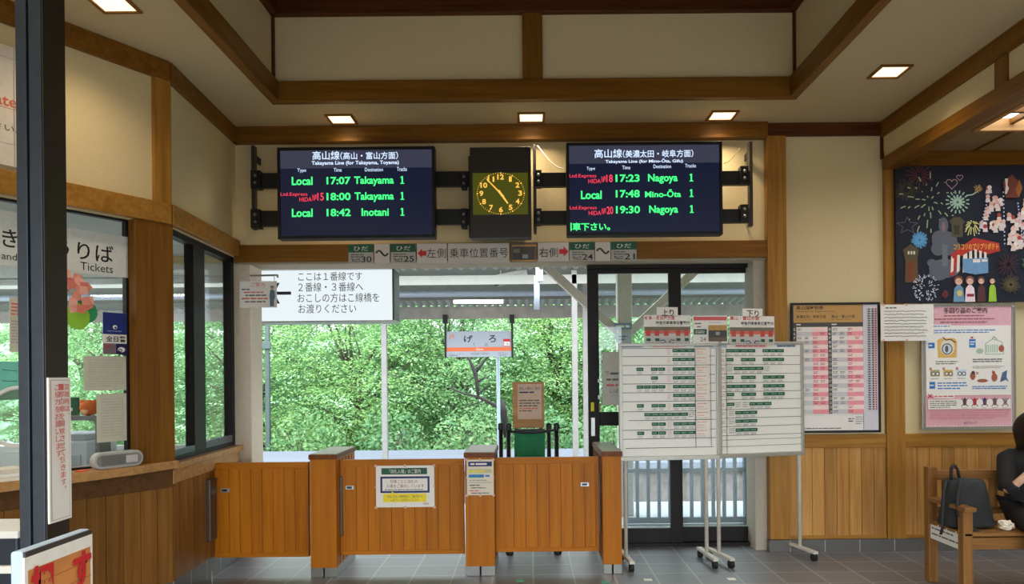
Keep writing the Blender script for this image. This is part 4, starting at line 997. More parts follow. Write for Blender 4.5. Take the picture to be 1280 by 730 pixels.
sign('post_notice', 'small white notice with a navy heading on the middle gate post', 'notice', r_, CREAM, taped([
  ('r', 585.5, 577, 615, 583, NAVY), ('l', 588, 577.8, 613, 582.5, 1, PAPER), ('r', 586, 586.5, 615, 591, mat('pale_olive', (196, 196, 150), 0.6)), ('l', 586, 587, 612, 591, 1, YEL), ('r', 586, 593, 605, 597, mat('teal_ink', (70, 150, 160), 0.6)), ('l', 586, 592.5, 614, 597.5, 1, BLUE),
  ('l', 587, 599, 614, 602, 1, LINK), ('r', 586, 602.8, 615, 603.2, INK), ('l', 587, 605, 600, 608, 1, INK), ('l', 589, 608.5, 613, 611, 1, INK), ('l', 587, 612, 600, 614.5, 1, PINKRED), ('l', 589, 615, 613, 617.5, 1, INK)], r_), Y=5.712, thick=0.003)
# ---------------- small card on a rod, sticking out from the side window
Y = 6.15
h_, z_ = hit(fr_two, 296, 345, 0.04)
base = fr_two @ Vector((h_, 0.03, z_)); e = at(347, 344, Y)
rd = thing('card_rod', 'slim steel rod with a clear suction pad on the side window', 'rod', base)
m = MB(); m.tube([base+Vector((0.02, 0, 0)), Vector((e.x, Y, e.z)), Vector((e.x+0.002, Y, e.z-0.02))], 0.008, SILVER, 8); m.build('arm', rd, smooth=True)
m = MB(); m.lathe(base, [(0.045, 0.002), (0.04, 0.014), (0.02, 0.03), (0.008, 0.035)], mat('clear_plastic', (206, 206, 200), 0.2), 18, 'x'); m.build('suction_pad', rd, smooth=True)
r_ = (299.5, 351.5, 346, 384.5)
cd = sign('hanging_card', 'white card with red heading and a standing blue uniformed figure', 'notice', r_, mat('card_white', (232, 226, 216), 0.6), [('t', 'ご案内', 314, 353, 331, 358.5, PINKRED),
  ('l', 302, 360, 314, 363.5, 1, INK), ('l', 305, 363.8, 330, 367, 1, PINKRED), ('l', 307, 367.5, 336, 371, 1, INK), ('l', 302, 371.5, 336, 375, 1, PINKRED), ('l', 306, 375.5, 334, 379, 1, INK),
  ('p', [(337, 370), (338, 363), (341, 362), (343.5, 364), (344, 372), (342.5, 376), (342.5, 383), (337.5, 383), (337.5, 376)], mat('uniform_blue', (86, 120, 140), 0.6)), ('p', ngon(340.3, 360.5, 1.9, 2, 10), mat('skin_print', (206, 168, 140), 0.6)), ('r', 338.3, 357.6, 342.5, 359.8, mat('uniform_blue', (86, 120, 140), 0.6))], Y=Y-0.005, thick=0.004)
m = MB()
for px in (303, 343): m.tube([at(px, 352, Y), at(px, 345, Y)], 0.003, SILVER, 6)
m.build('hook', cd)
# ---------------- wheeled timetable boards
ALU = mat('aluminium_frame', (178, 176, 166), 0.4, 0.5)
LEGP = mat('cream_leg_paint', (206, 200, 186), 0.45)
WB = mat('whiteboard_face', (236, 234, 226), 0.35, var=0.02)
LINE = mat('board_line', (84, 84, 82), 0.6)
def wheeled(pl, Yl, pr, Yr, yt, yb_, label, els, rect, legs):
    a, b = at(pl, yt, Yl), at(pr, yt, Yr); zt_ = (a.z+b.z)/2
    a2, b2 = at(pl, yb_[0], Yl), at(pr, yb_[1], Yr); zb_ = (a2.z+b2.z)/2
    fr = frame((a.x, a.y), (b.x, b.y)); W = math.hypot(b.x-a.x, b.y-a.y)
    ang = math.atan2(b.y-a.y, b.x-a.x)
    t_ = thing('timetable_board', label, 'notice board', (fr @ Vector((W/2, 0.0, 0))), ang)
    M = fr @ Matrix.Translation((W/2, 0, (zt_+zb_)/2))
    o = sign('board_face', None, None, rect, WB, els, M=M, size=(W, zt_-zb_), thick=0.02, parent=t_)
    m = MB(); e = 0.022
    for bx in (((-0.004, -0.012, zt_-e), (W+0.004, 0.03, zt_+0.004)), ((-0.004, -0.022, zb_-0.012), (W+0.004, 0.03, zb_+e)), ((-0.004, -0.012, zb_+e), (e, 0.03, zt_-e)), ((W-e, -0.012, zb_+e), (W+0.004, 0.03, zt_-e))): m.box(bx[0], bx[1], ALU, fr)
    m.build('frame', t_, bevel=0.003)
    for lx in legs:
        m = MB(); m.tube([(lx, 0.05, 0.06), (lx, 0.05, zt_-0.05)], 0.016, LEGP, 12, M=fr); lg = m.build('leg', t_, smooth=True)
        m = MB(); m.box((lx-0.022, -0.17, 0.06), (lx+0.022, 0.25, 0.085), LEGP, fr); m.build('foot_bar', t_, bevel=0.006)
        for yy in (-0.14, 0.22):
            m = MB(); m.lathe((lx-0.018, yy, 0.031), [(0.006, 0), (0.031, 0.002), (0.031, 0.034), (0.006, 0.036)], RUBBER, 18, 'x', M=fr); m.box((lx-0.01, yy-0.012, 0.04), (lx+0.01, yy+0.012, 0.062), BLK, fr); m.build('caster', t_, smooth=False)
    for lx in (0.03, W-0.03):
        pass
    m = MB(); m.box((min(legs)-0.01, 0.035, zb_-0.0), (max(legs)+0.01, 0.065, zb_+0.03), ALU, fr); m.build('cross_bar', t_)
    return fr, W, zt_, zb_
def tags(x0, x1, y, n, skip=(), dx=None):
    w = (x1-x0)/n; e = []
    for i in range(n):
        xx = x0+i*w
        if i in skip: e.append(('l', xx+1, y-3, xx+w-1, y+4, 3, LINK))
        else:
            e.append(('r', xx, y-2.2, xx+w, y+2, GREEN)); e.append(('l', xx+1, y-1, xx+w-1, y+0.8, 1, mat('tag_text', (150, 190, 170), 0.6)))
            e.append(('l', xx+1, y+3, xx+w-1.5, y+6.2, 2, LINK))
    return e
els = [('r', 776, 431, 804, 434.5, mat('tag_blue', (168, 190, 206), 0.6)), ('l', 777, 431.5, 803, 434.2, 1, NAVY), ('r', 815, 431, 857, 434.5, mat('tag_pink', (236, 200, 196), 0.6)), ('l', 816, 431.5, 856, 434.2, 1, PINKRED), ('r', 867, 431, 893, 434.5, mat('tag_blue', (168, 190, 206), 0.6)), ('l', 868, 431.5, 892, 434.2, 1, NAVY)]
rowsy = [438.5, 449.5, 461.5, 472.5, 483.5, 494.5, 507, 518, 530, 541]
patt = [(3, 'b'), (3, 'b'), ((0, 2, 3), 'a'), ((2,), 'a'), ((0, 1, 2, 3), 'a'), (3, 'b'), ((0, 2, 3), 'a'), (None, 'c'), ((2, 3), 'a'), ((0, 2, 3), 'a')]
els += [('r', 776, 435.2, 895, 435.8, LINE)]
for y, (pt, kd) in zip(rowsy, patt):
    els.append(('r', 777 if kd != 'c' else 784, y+6.6, 893, y+7.3, LINE))
    if kd == 'c': els += tags(804, 867.5, y, 7, (6,))
    else:
        els += [('l', 833, y-3, 838, y+5, 4, mat('tag_pale_red', (226, 186, 180), 0.6))] + tags(840, 867.5, y, 3)
        if kd == 'a':
            for i in range(4):
                if i in pt: els += tags(795+i*9, 803.5+i*9, y, 1)
    els += [('r', 868.5, y-4.5, 886, y+5.5, mat('tag_cream', (236, 226, 214), 0.6)), ('l', 870, y-3, 884, y-1, 1, mat('tag_red_text', (214, 140, 134), 0.6)), ('l', 871, y+1, 879, y+2.6, 1, mat('tag_red_text', (214, 140, 134), 0.6)), ('l', 870, y+4, 884, y+5.2, 1, LINK)]
els += [('r', 867.5, 436, 868.2, 560, LINE), ('r', 887, 436, 887.6, 558, LINE), ('r', 780, 559, 890, 559.7, LINE)]
frA, WA, ztA, zbA = wheeled(774, 5.95, 898, 6.03, 429.5, (573, 573), 'wheeled white board with rows of green tags standing next to the gates', els, (774, 429.5, 898, 573), (0.05, 0.725))
els = [('r', 900, 431, 908, 435, mat('tag_blue', (168, 190, 206), 0.6)), ('r', 918, 431, 958, 435, mat('tag_pink', (236, 200, 196), 0.6)), ('l', 919, 431.5, 957, 434.5, 1, PINKRED), ('r', 970, 431, 994, 434.5, mat('tag_blue', (168, 190, 206), 0.6)), ('l', 971, 431.5, 993, 434.2, 1, NAVY)]
for k, y in enumerate([439, 450, 461, 472, 483, 493, 505, 515.5, 526, 537]):
    els.append(('r', 899, y+6, 1000, y+6.6, LINE)); els.append(('r', 899.5, y-3, 905.5, y+4.5, mat('tag_cream', (236, 226, 214), 0.6))); els.append(('l', 900, y-1.5, 905, y+3, 2, LINK))
    if k < 7:
        if k in (0, 4): els += tags(907, 943, y, 4)+tags(952, 979, y, 3)
        elif k == 2: els += tags(907, 962, y, 6, (0, 5))
        elif k == 6: els += tags(907, 962, y, 6, (1, 2))
        else: els += tags(907, 916, y, 1)+tags(925, 943, y, 2)+tags(952, 979, y, 3)
    else: els += tags(908, 944, y, 4, (0,))
els += [('r', 906.2, 436, 906.8, 566, LINE), ('r', 899, 548.5, 1000, 549, LINE), ('r', 899, 556.5, 1000, 557, LINE)]
frB, WB_, ztB, zbB = wheeled(898, 6.02, 1003, 6.22, 427.5, (570, 567.5), 'wheeled white board with green tags standing in front of the pillar', els, (898, 428, 1003, 569), (0.015, 0.775))
def clip(label, fr, W, zt_, px0, px1, py0, py1, els, nm='paper_sign', basem=PAPER):
    s0, z0 = hit(fr, px0, py1, -0.014); s1, z1 = hit(fr, px1, py0, -0.014)
    M = fr @ Matrix.Translation(((s0+s1)/2, -0.018, (z0+z1)/2))
    return sign(nm, label, 'notice', (px0, py0, px1, py1), basem, els, M=M, size=(s1-s0, z1-z0), thick=0.004)
def route(x0, x1, yt, title):
    w = x1-x0; u = lambda f: x0+w*f
    e = [('t', title, u(.01), yt+2, u(.66), yt+6.8, RED, 0.02), ('t', '特急列車乗車位置案内', u(.25), yt+8.3, u(.985), yt+12.6, BLACK, 0.02), ('l', u(.28), yt+13.2, u(.95), yt+14.4, 1, LINK), ('r', u(0), yt+15.5, u(1), yt+20, mat('roof_print', (120, 110, 92), 0.6)), ('r', u(0), yt+20, u(1), yt+24, mat('print_salmon', (208, 110, 90), 0.6)), ('r', u(0), yt+24, u(1), yt+37, mat('print_grey', (196, 192, 186), 0.6))]
    for f in (.03, .22, .42, .68, .86): e += [('r', u(f), yt+20, u(f+.1), yt+27, mat('print_brick', (196, 78, 62), 0.6)), ('r', u(f+.01), yt+30, u(f+.1), yt+33.5, GREEN)] if f != .42 else [('r', u(f), yt+20, u(f+.1), yt+27, mat('print_brick', (196, 78, 62), 0.6))]
    e += [('s', [(u(.33), yt+33), (u(.42), yt+32), (u(.46), yt+35), (u(.36), yt+36)], NAVY, 1.0), ('s', [(u(.66), yt+33), (u(.57), yt+32), (u(.53), yt+35), (u(.63), yt+36)], NAVY, 1.0), ('l', u(.05), yt+34.5, u(.95), yt+36.5, 1, LINK)]
    return e
clip('white paper slip with a hand-lettered word for up trains', frA, WA, ztA, 821, 847, 384, 396, [('t', '上り', 827, 386.5, 842, 395, BLACK, 0.02)])
clip('red and grey boarding position sheet below the slip for up trains', frA, WA, ztA, 805, 863, 394, 430, route(805.5, 862.5, 393, '岐阜・名古屋方面'))
clip('red banded sheet with a small platform photo between the two boarding position sheets', frA, WA, ztA, 865.5, 909, 394.5, 429, [('r', 867, 396, 908, 400.5, PINKRED), ('l', 868, 403, 880, 406, 1, INK), ('l', 886, 402.5, 903, 404, 1, LINK), ('l', 871, 407, 878, 410, 1, INK), ('r', 867, 411.5, 883, 418, GREEN), ('l', 869, 413, 881, 417, 2, PAPER), ('t', '24', 875, 421.5, 882, 427, INK), ('r', 885, 406.5, 908, 427, TAN), ('r', 885, 413, 908, 422, DGREY), ('r', 894, 415, 899, 419, GREY), ('r', 885, 422, 908, 427, mat('photo_brown', (104, 88, 70), 0.5))])
clip('white paper slip with a hand-lettered word for down trains', frB, WB_, ztB, 928, 953, 386, 397, [('t', '下り', 933, 388, 948, 396, BLACK, 0.02)])
clip('red and grey boarding position sheet below the slip for down trains', frB, WB_, ztB, 911.5, 967.5, 395.5, 428.5, route(912, 967, 394, '高山・富山方面'))
sign('door_notice', 'white notice on the door glass partly hidden by the wheeled board', 'notice', (753, 440, 800, 506), mat('notice_grey', (206, 202, 198), 0.7), [('t', '下', 756, 464, 762, 470, INK), ('l', 763, 464, 798, 470, 1, INK), ('l', 758, 472, 798, 477, 1, INK), ('l', 758, 479, 798, 484, 1, PINKRED), ('t', 'しば', 762, 486, 773, 491, INK), ('l', 774, 486, 798, 491, 1, INK)], Y=DY+0.012, thick=0.003)
# ---------------- wall posters
a_, b_ = 990, 1099.5
els = [('r', 990, 379, 1079, 403, TAN), ('t', '高山線時刻表', 996, 382, 1030, 387, BLACK, 0.015), ('t', 'Takayama Line Departure Time', 996, 388, 1043, 390.5, BLACK), ('t', '美濃太田・岐阜方面', 996, 393.5, 1033, 397.5, BLACK, 0.01), ('t', 'for Mino-Ōta, Gifu', 996, 398.5, 1016, 400.3, BLACK), ('t', '高山・富山方面', 1040, 393.5, 1069, 397.5, BLACK, 0.01), ('t', 'for Takayama, Toyama', 1040, 398.5, 1064, 400.3, BLACK),
       ('r', 990, 403, 1079, 408.5, DGREY), ('l', 996, 404, 1003, 407, 1, PAPER), ('l', 1040, 404, 1047, 407, 1, PAPER), ('r', 990, 408.5, 996, 517, DGREY), ('r', 1035, 408.5, 1040, 517, DGREY), ('r', 1079, 379, 1100, 541, mat('poster_lilac', (212, 208, 216), 0.6)), ('r', 1078.7, 379, 1079.3, 541, INK)]
rr = random.Random(5)
pal = mat('row_grey', (206, 204, 206), 0.6); pk = mat('row_pink', (238, 152, 158), 0.6); pk2 = mat('row_pale_pink', (248, 220, 216), 0.6)
for i in range(20):
    y0_ = 409+i*5.4; y1_ = y0_+5.4
    els += [('t', str(5+i), 991.5, y0_+1, 994.5, y0_+4.2, PAPER), ('t', str(5+i), 1036, y0_+1, 1039, y0_+4.2, PAPER)]
    for (xa_, xb_, g) in ((996, 1015.5, 0), (1015.5, 1035, 1), (1040, 1059, 0), (1059, 1079, 1)):
        if i % 2: els.append(('r', xa_, y0_, xb_, y1_, pk if g else pal))
        elif g: els.append(('r', xa_, y0_, xb_, y1_, pk2))
        if rr.random() < 0.75: els.append(('l', xa_+1, y0_+0.8, xa_+7, y0_+4.4, 2, INK if not g else mat('maroon_ink', (150, 70, 80), 0.6)))
        if rr.random() < 0.4: els.append(('l', xa_+10, y0_+0.8, xa_+16, y0_+4.4, 2, INK if not g else mat('maroon_ink', (150, 70, 80), 0.6)))
for xx, mt_ in ((1085.5, INK), (1091, BLACK), (1094.5, RED)):
    for i in range(44 if mt_ is not INK else 50):
        y = 386+i*2.9
        if y > 512: break
        els.append(('r', xx-1.2+(0.6 if mt_ is INK else 0), y, xx+(0.8 if mt_ is not INK else 2.2), y+1.7, mt_))
els += [('l', 1059, 522, 1066, 528, 2, INK), ('l', 1068, 520, 1078, 531, 4, LINK), ('l', 999, 534, 1055, 536.5, 1, INK)]
sign('timetable_poster', 'black framed timetable poster with pink and grey columns', 'poster', (990, 379, 1099.5, 540), mat('poster_white', (236, 230, 224), 0.4, var=0.02), els, Y=6.40, thick=0.02, border=BLK, bw=0.02, bd=0.008)
els = [('l', 1107, 383, 1124, 386.5, 1, INK)]
rr = random.Random(9)
for i in range(9):
    y = 389+i*3.9
    pts = [(1105+j*1.5, y+rr.uniform(-.5, .5)) for j in range(int(rr.uniform(34, 39)))]
    els.append(('s', pts, INK, 0.7))
for x, y in ((1104, 381), (1133, 381), (1104, 425), (1133, 425)): els.append(('p', ngon(x, y, 1.6, 1.6, 6), tape))
sign('handwritten_notice', 'white handwritten sheet overlapping the pink framed poster', 'notice', (1101, 380.5, 1167, 426), PAPER, els, Y=6.335, thick=0.004)
# pink luggage poster
X0, Y0, X1, Y1 = 1153, 380, 1267.5, 536
els = [('r', X0, Y0, X1, Y1, mat('stripe_white', (248, 232, 230), 0.5))]
st = mat('stripe_pink', (226, 168, 178), 0.5)
def stripe(xa, ya, xb, yb, horiz):
    n = int((xb-xa if horiz else yb-ya)/3.4); out = []
    for i in range(n):
        if horiz: x = xa+i*3.4; out.append(('p', [(x, yb), (x+1.8, yb), (min(xb, x+4.2), ya), (min(xb, x+2.4), ya)], st))
        else: y = ya+i*3.4; out.append(('p', [(xa, y+2.4), (xb, y), (xb, y+1.8), (xa, y+4.2)], st))
    return out
els += [('r', 1157, 384, 1263.5, 532, mat('poster_pink', (232, 178, 188), 0.5))]
ss = stripe(X0, Y0, X1, Y0+4, True)+stripe(X0, Y1-4, X1, Y1, True)+stripe(X0, Y0+4, X0+4, Y1-6, False)+stripe(X1-4, Y0+4, X1, Y1-6, False)
els += [('r', 1157, 407, 1263, 494, PAPER), ('t', '手回り品のご案内', 1180, 384.5, 1234, 391.5, BLACK, 0.015), ('l', 1180, 393.5, 1236, 396, 1, mat('maroon_ink', (150, 70, 80), 0.6)), ('l', 1168, 397.5, 1250, 400, 1, mat('maroon_ink', (150, 70, 80), 0.6)), ('l', 1175, 401.5, 1244, 404, 1, mat('maroon_ink', (150, 70, 80), 0.6)),
  ('r', 1163, 405.5, 1189, 409.5, PAPER), ('l', 1164, 406.3, 1188, 409, 1, BLUE), ('l', 1167, 411.5, 1246, 417, 2, BLUE),
  ('p', [(1171, 425), (1176, 422.5), (1192, 422.5), (1196, 426), (1195, 447), (1172, 447)], mat('luggage_tan', (222, 178, 96), 0.6)), ('p', ngon(1184, 434, 9, 10, 18), CREAM), ('p', ngon(1183.5, 436, 6.8, 7.2, 18), INK), ('p', ngon(1183.5, 436, 5.4, 5.8, 18), mat('pale_blue_print', (206, 216, 230), 0.6)), ('p', ngon(1183, 436, 2.2, 4.6, 12), INK), ('s', [(1178, 421), (1182, 425), (1188, 424), (1194, 428)], BLACK, 1.2),
  ('r', 1160, 428, 1168, 435, BLUE), ('l', 1160.7, 429.5, 1167.3, 433.5, 1, PAPER), ('l', 1169, 450.5, 1197, 455.8, 2, INK), ('r', 1161, 477, 1168, 485.5, BLUE), ('l', 1161.6, 479.5, 1167.5, 483, 1, PAPER), ('l', 1171, 477, 1208, 487, 3, BLUE)]
for cx_, mt_ in ((1168, mat('luggage_olive', (176, 168, 110), 0.6)), (1184.5, mat('luggage_tan', (222, 178, 96), 0.6)), (1201, mat('pale_blue_print', (206, 216, 230), 0.6))):
    els += [('r', cx_-6, 462, cx_+6, 470, mt_), ('p', ngon(cx_-2, 467, 2.8, 2.8, 10), INK), ('p', ngon(cx_+3, 467, 2.8, 2.8, 10), INK), ('p', ngon(cx_-2, 467, 1.6, 1.6, 10), PAPER), ('p', ngon(cx_+3, 467, 1.6, 1.6, 10), PAPER), ('s', [(cx_-7, 459), (cx_-4, 462)], RED, 0.9), ('s', [(cx_-4, 459), (cx_-7, 462)], RED, 0.9), ('l', cx_-5, 472, cx_+5, 474, 1, LINK)]
GP = mat('cage_green', (150, 186, 150), 0.6); BRN = mat('print_brown', (168, 92, 70), 0.6)
els += [('r', 1211, 424, 1219, 434.5, BLUE), ('l', 1212, 426, 1218.5, 432, 2, PAPER), ('r', 1213, 421, 1216, 423, RED), ('r', 1230, 426, 1254, 443, PAPER), ('s', [(1231, 443), (1231, 430), (1240, 424), (1252, 428), (1254, 443), (1231, 443)], GP, 0.9)] + [('r', 1232+i*2.6, 431, 1233.2+i*2.6, 441, GP) for i in range(6)] + [('s', [(1239, 425), (1242, 421), (1246, 425)], INK, 0.7), ('p', ngon(1251, 436, 3.6, 4.5, 12), BRN), ('p', ngon(1224, 439, 4.5, 3.4, 12), mat('print_sage', (176, 190, 160), 0.6)), ('l', 1215, 448, 1253, 453.5, 2, INK), ('l', 1215, 457, 1256, 461, 2, LINK),
  ('p', ngon(1215, 470, 3.5, 5, 12), BRN), ('p', ngon(1215.5, 466, 2.5, 2.4, 10), DGREY), ('p', ngon(1227, 476, 7, 2.2, 14), BRN), ('p', ngon(1242, 472, 3.8, 5.2, 12), BRN), ('p', ngon(1241, 466, 2.2, 2.2, 10), BRN), ('p', [(1249, 478), (1252, 466), (1258, 463), (1257, 472), (1260, 478), (1256, 475)], mat('slate_blue_print', (86, 104, 140), 0.6)), ('s', [(1219, 465), (1222, 468)], RED, 0.8), ('s', [(1222, 465), (1219, 468)], RED, 0.8), ('s', [(1239, 463), (1242, 466)], RED, 0.8), ('l', 1214, 482, 1258, 487, 2, BLUE),
  ('s', [(1159, 492), (1164, 497)], RED, 1.1), ('s', [(1164, 492), (1159, 497)], RED, 1.1), ('r', 1166, 492.5, 1192, 497.5, PAPER), ('l', 1167, 493.5, 1191, 497, 1, PINKRED), ('r', 1159, 499, 1262, 511, PAPER), ('l', 1161, 500, 1195, 510, 4, INK)]
for i, cx_ in enumerate((1204.5, 1217, 1229.5, 1242, 1255)):
    els += [('p', ngon(cx_, 502, 2.4, 5, 10), (DGREY, RED, NAVY, INK, GREY)[i]), ('s', [(cx_-4, 498), (cx_+4, 508)], mat('cross_purple', (130, 60, 80), 0.6), 1.1), ('s', [(cx_+4, 498), (cx_-4, 508)], mat('cross_purple', (130, 60, 80), 0.6), 1.1), ('l', cx_-4, 509, cx_+4, 510.5, 1, LINK)]
els += [('l', 1161, 513, 1262, 524, 6, mat('pink_text', (206, 130, 146), 0.6)), ('t', 'JRグループ', 1203, 527, 1220, 530.5, BLACK, 0.01)]
sign('luggage_poster', 'pink striped poster of luggage rules in a silver frame', 'poster', (X0, Y0, X1, Y1), mat('poster_white', (236, 230, 224), 0.4), els[:2]+ss+els[2:], Y=6.385, thick=0.015, border=SILVER, bw=0.03, bd=0.012, step=0.0001)
# ---------------- firework mural
Y = 6.36
NV = mat('mural_navy', (12, 18, 36), 0.75, var=0.2)
X0, X1 = 1120, 1390
cw = lambda n, c: mat('mural_'+n, c, 0.8)
els = []
mr_ = random.Random(21)
def burst(cx, cy, r0, r1, n, mt, w, curve=0.0, jit=0.25):
    for i in range(n):
        a = 2*math.pi*(i+mr_.uniform(-.2, .2))/n; q0 = r0*mr_.uniform(1-jit, 1+jit); q1 = r1*mr_.uniform(1-jit, 1+jit)
        p0 = (cx+q0*math.cos(a), cy+q0*math.sin(a)); p1 = (cx+q1*math.cos(a), cy+q1*math.sin(a)+curve); pm = ((p0[0]+p1[0])/2, (p0[1]+p1[1])/2-curve*0.3)
        els.append(('s', [p0, pm, p1], mt, w))
burst(1150, 218, 4, 15, 16, cw('dull_red', (104, 44, 44)), 1.2); burst(1133, 236, 4, 14, 30, cw('dim_olive', (74, 66, 44)), 0.8)
for r in (6, 14, 23, 31): burst(1162, 252, r, r+4.5, 6+r//4, cw('pale_green', (176, 192, 140)), 1.3, 1.5, 0.12)
for i in range(12):
    a = 2*math.pi*i/12; els.append(('p', ngon(1197+6*math.cos(a), 252+5.8*math.sin(a), 0.9, 0.9, 6)+[], cw('mint', (176, 208, 184)))); els.append(('s', [(1197+1.5*math.cos(a), 252+1.5*math.sin(a)), (1197+9.5*math.cos(a), 252+9*math.sin(a))], cw('mint', (176, 208, 184)), 2.3))
for i in range(16):
    a = 2*math.pi*(i+.5)/16; els.append(('s', [(1197+11*math.cos(a), 252+10.5*math.sin(a)), (1197+15*math.cos(a), 252+14.5*math.sin(a))], cw('mint', (176, 208, 184)), 1.6))
def heart(cx, cy, s_):
    return [(cx+s_*0.062*16*math.sin(t)**3, cy-s_*0.062*(13*math.cos(t)-5*math.cos(2*t)-2*math.cos(3*t)-math.cos(4*t))) for t in [2*math.pi*i/24 for i in range(25)]]
els += [('s', heart(1190, 229, 7), cw('pink_line', (190, 150, 160)), 1.0), ('s', heart(1200, 221.5, 4), cw('pink_line', (190, 150, 160)), 0.9)]
els += [('s', [(1208, 244), (1216, 243), (1222, 239)], cw('mint', (176, 208, 184)), 1.4)]; burst(1223, 236, 1, 5, 12, cw('gold', (190, 150, 90)), 0.9)
star = [(1134+(14 if i % 2 == 0 else 6)*math.sin(math.pi*i/5), 281-(11 if i % 2 == 0 else 5)*math.cos(math.pi*i/5)) for i in range(11)]
els += [('s', star, cw('star_grey', (96, 98, 106)), 0.8)]
burst(1149, 299, 1, 10, 34, cw('sky_blue', (96, 160, 206)), 1.1, 0, 0.12)
burst(1215, 281, 3, 9, 14, cw('lemon', (220, 214, 130)), 1.2, 5)
GRY = cw('tree_grey', (94, 98, 106))
for c in ((1179, 281, 6, 10), (1176, 296, 12, 9), (1180, 300, 16, 12), (1172, 310, 9, 9), (1188, 309, 12, 10), (1180, 335, 20, 12), (1172, 342, 12, 8), (1164, 328, 6, 5)): els.append(('p', ngon(*c, 18), GRY))
els += [('r', 1177, 305, 1184, 332, cw('trunk_grey', (110, 112, 118))), ('p', ngon(1179, 283, 2.5, 7, 10), cw('grey_pink', (140, 110, 116)))]
TEN = cw('hut_olive', (88, 78, 54))
els += [('p', [(1186, 276), (1192, 271), (1200, 271), (1206, 277), (1203, 280), (1203, 296), (1189, 296), (1189, 280)], TEN), ('r', 1192, 281, 1199, 293, cw('hut_dark', (64, 56, 40)))]
els += [('p', [(1128, 311), (1138, 304), (1148, 311), (1146, 323), (1130, 323)], TEN), ('p', [(1131, 323), (1146, 323), (1147, 352), (1130, 352)], cw('tower_brown', (98, 76, 44))), ('r', 1134, 326, 1141, 350, cw('tower_rust', (124, 60, 34)))]
for x in (1134, 1137.5, 1141): els.append(('r', x, 313, x+2.2, 317, cw('lit_white', (224, 214, 190))))
for i in range(90):
    a = mr_.random()*6.28; q = 17*math.sqrt(mr_.random()); x, y = 1156+q*math.cos(a), 359+q*math.sin(a)*0.95; d = 0.9
    els.append(('s', [(x, y), (x+2.2*math.cos(a), y+2.2*math.sin(a))], cw('ice_white', (206, 214, 230)), d))
burst(1180, 367, 1, 4.5, 16, cw('dull_red', (104, 44, 44)), 1.0)
RW, WR = cw('stall_red', (186, 52, 40)), cw('stall_white', (232, 220, 206))
els += [('p', [(1188, 317), (1217, 297), (1248, 304), (1249, 314), (1233, 318), (1212, 312), (1196, 322), (1192, 343), (1186, 345)], RW)]
for i in range(4): els.append(('p', [(1188+i*7.5, 320-i*2), (1191.5+i*7.5, 319-i*2), (1190.5+i*7.5, 338), (1187+i*7.5, 341)], WR))
els += [('p', [(1188, 318), (1217, 297), (1218, 303), (1190, 323)], RW), ('p', [(1202, 323), (1234, 322), (1234, 341), (1218, 343), (1203, 340)], cw('counter_blue', (110, 152, 188)))]
for i in range(5): els.append(('r', 1205+i*6, 311, 1208+i*6, 323, WR))
els += [('p', [(1196, 317), (1217, 299), (1248, 305), (1248, 313), (1233, 316), (1217, 311), (1200, 320)], RW), ('t', 'コリコリのプリプリポテト', 1191, 304, 1247, 312, cw('gold_text', (236, 176, 60)), 0.02), ('r', 1215, 324, 1224, 328, WR), ('r', 1226, 324, 1233, 327, WR)]
for x, hair, kim, w in ((1197, (120, 66, 50), (110, 150, 178), 7), (1211, (128, 80, 66), (236, 214, 220), 6.5), (1225, (92, 66, 56), (88, 48, 48), 5.5), (1239, (40, 34, 36), (160, 200, 60), 5)):
    sk_ = cw('print_skin', (226, 180, 154)); H_ = cw('hair%d' % x, hair); K_ = cw('robe%d' % x, kim)
    els += [('p', [(x-w, 377), (x-w*.8, 360), (x-2, 356), (x+2, 356), (x+w*.8, 360), (x+w, 377)], K_), ('p', ngon(x, 350, w*.85, w*.85, 14), H_), ('p', ngon(x, 351.5, w*.62, w*.62, 14), sk_), ('s', [(x-2, 351), (x-1, 351)], BLACK, 0.8), ('s', [(x+1, 351), (x+2, 351)], BLACK, 0.8)]
    if x == 1211: els.append(('r', x-4, 367, x+5, 370.5, cw('obi_red', (150, 30, 50))))
    if x == 1197: els.append(('p', ngon(x+1, 366, 3.5, 4, 10), cw('fan_yellow', (210, 196, 110))))
for i in range(170):
    y = 232+mr_.random()*76; lo = 1222+(300-y)*0.16; x = lo+mr_.random()*(1306-lo)
    if y < 262 and 1250 < x < 1278: continue
    if y > 288 and x < 1256: continue
    cc = mr_.choice([(232, 190, 166), (226, 170, 150), (170, 66, 58), (240, 224, 214)])
    els += [('p', ngon(x, y, 2.8, 2.8, 9), cw('crowd%d' % cc[1], cc)), ('p', [(x-3.2, y+7), (x-2.4, y+2.4), (x+2.4, y+2.4), (x+3.2, y+7)], cw('crowd_white', (228, 208, 198)))]
for s_, n_ in (((1236, 241), (1222, 292)), ((1253, 241), (1254, 305)), ((1271, 255), (1277, 305))):
    for i in range(14):
        f = i/13; els.append(('r', s_[0]+(n_[0]-s_[0])*f-0.8, s_[1]+(n_[1]-s_[1])*f-0.9, s_[0]+(n_[0]-s_[0])*f+0.8, s_[1]+(n_[1]-s_[1])*f+0.9, cw('lamp_blue', (196, 206, 240))))
els += [('p', [(1252, 228), (1264, 219), (1276, 232), (1272, 248), (1256, 248)], cw('shrine_brown', (112, 54, 34))), ('p', [(1268, 238), (1273, 225), (1277, 236), (1272, 248)], cw('shrine_gold', (150, 90, 34))), ('p', [(1255, 224), (1259, 224), (1258, 232), (1260, 236), (1257, 243), (1255, 243), (1256, 233)], cw('ghost_white', (220, 214, 206)))]
burst(1258, 331, 3, 14, 16, cw('wine', (66, 34, 40)), 1.4); burst(1261, 356, 2, 11, 40, cw('dim_gold', (96, 84, 56)), 0.6); burst(1282, 331, 2, 8, 14, cw('leaf_green', (80, 150, 96)), 1.0)
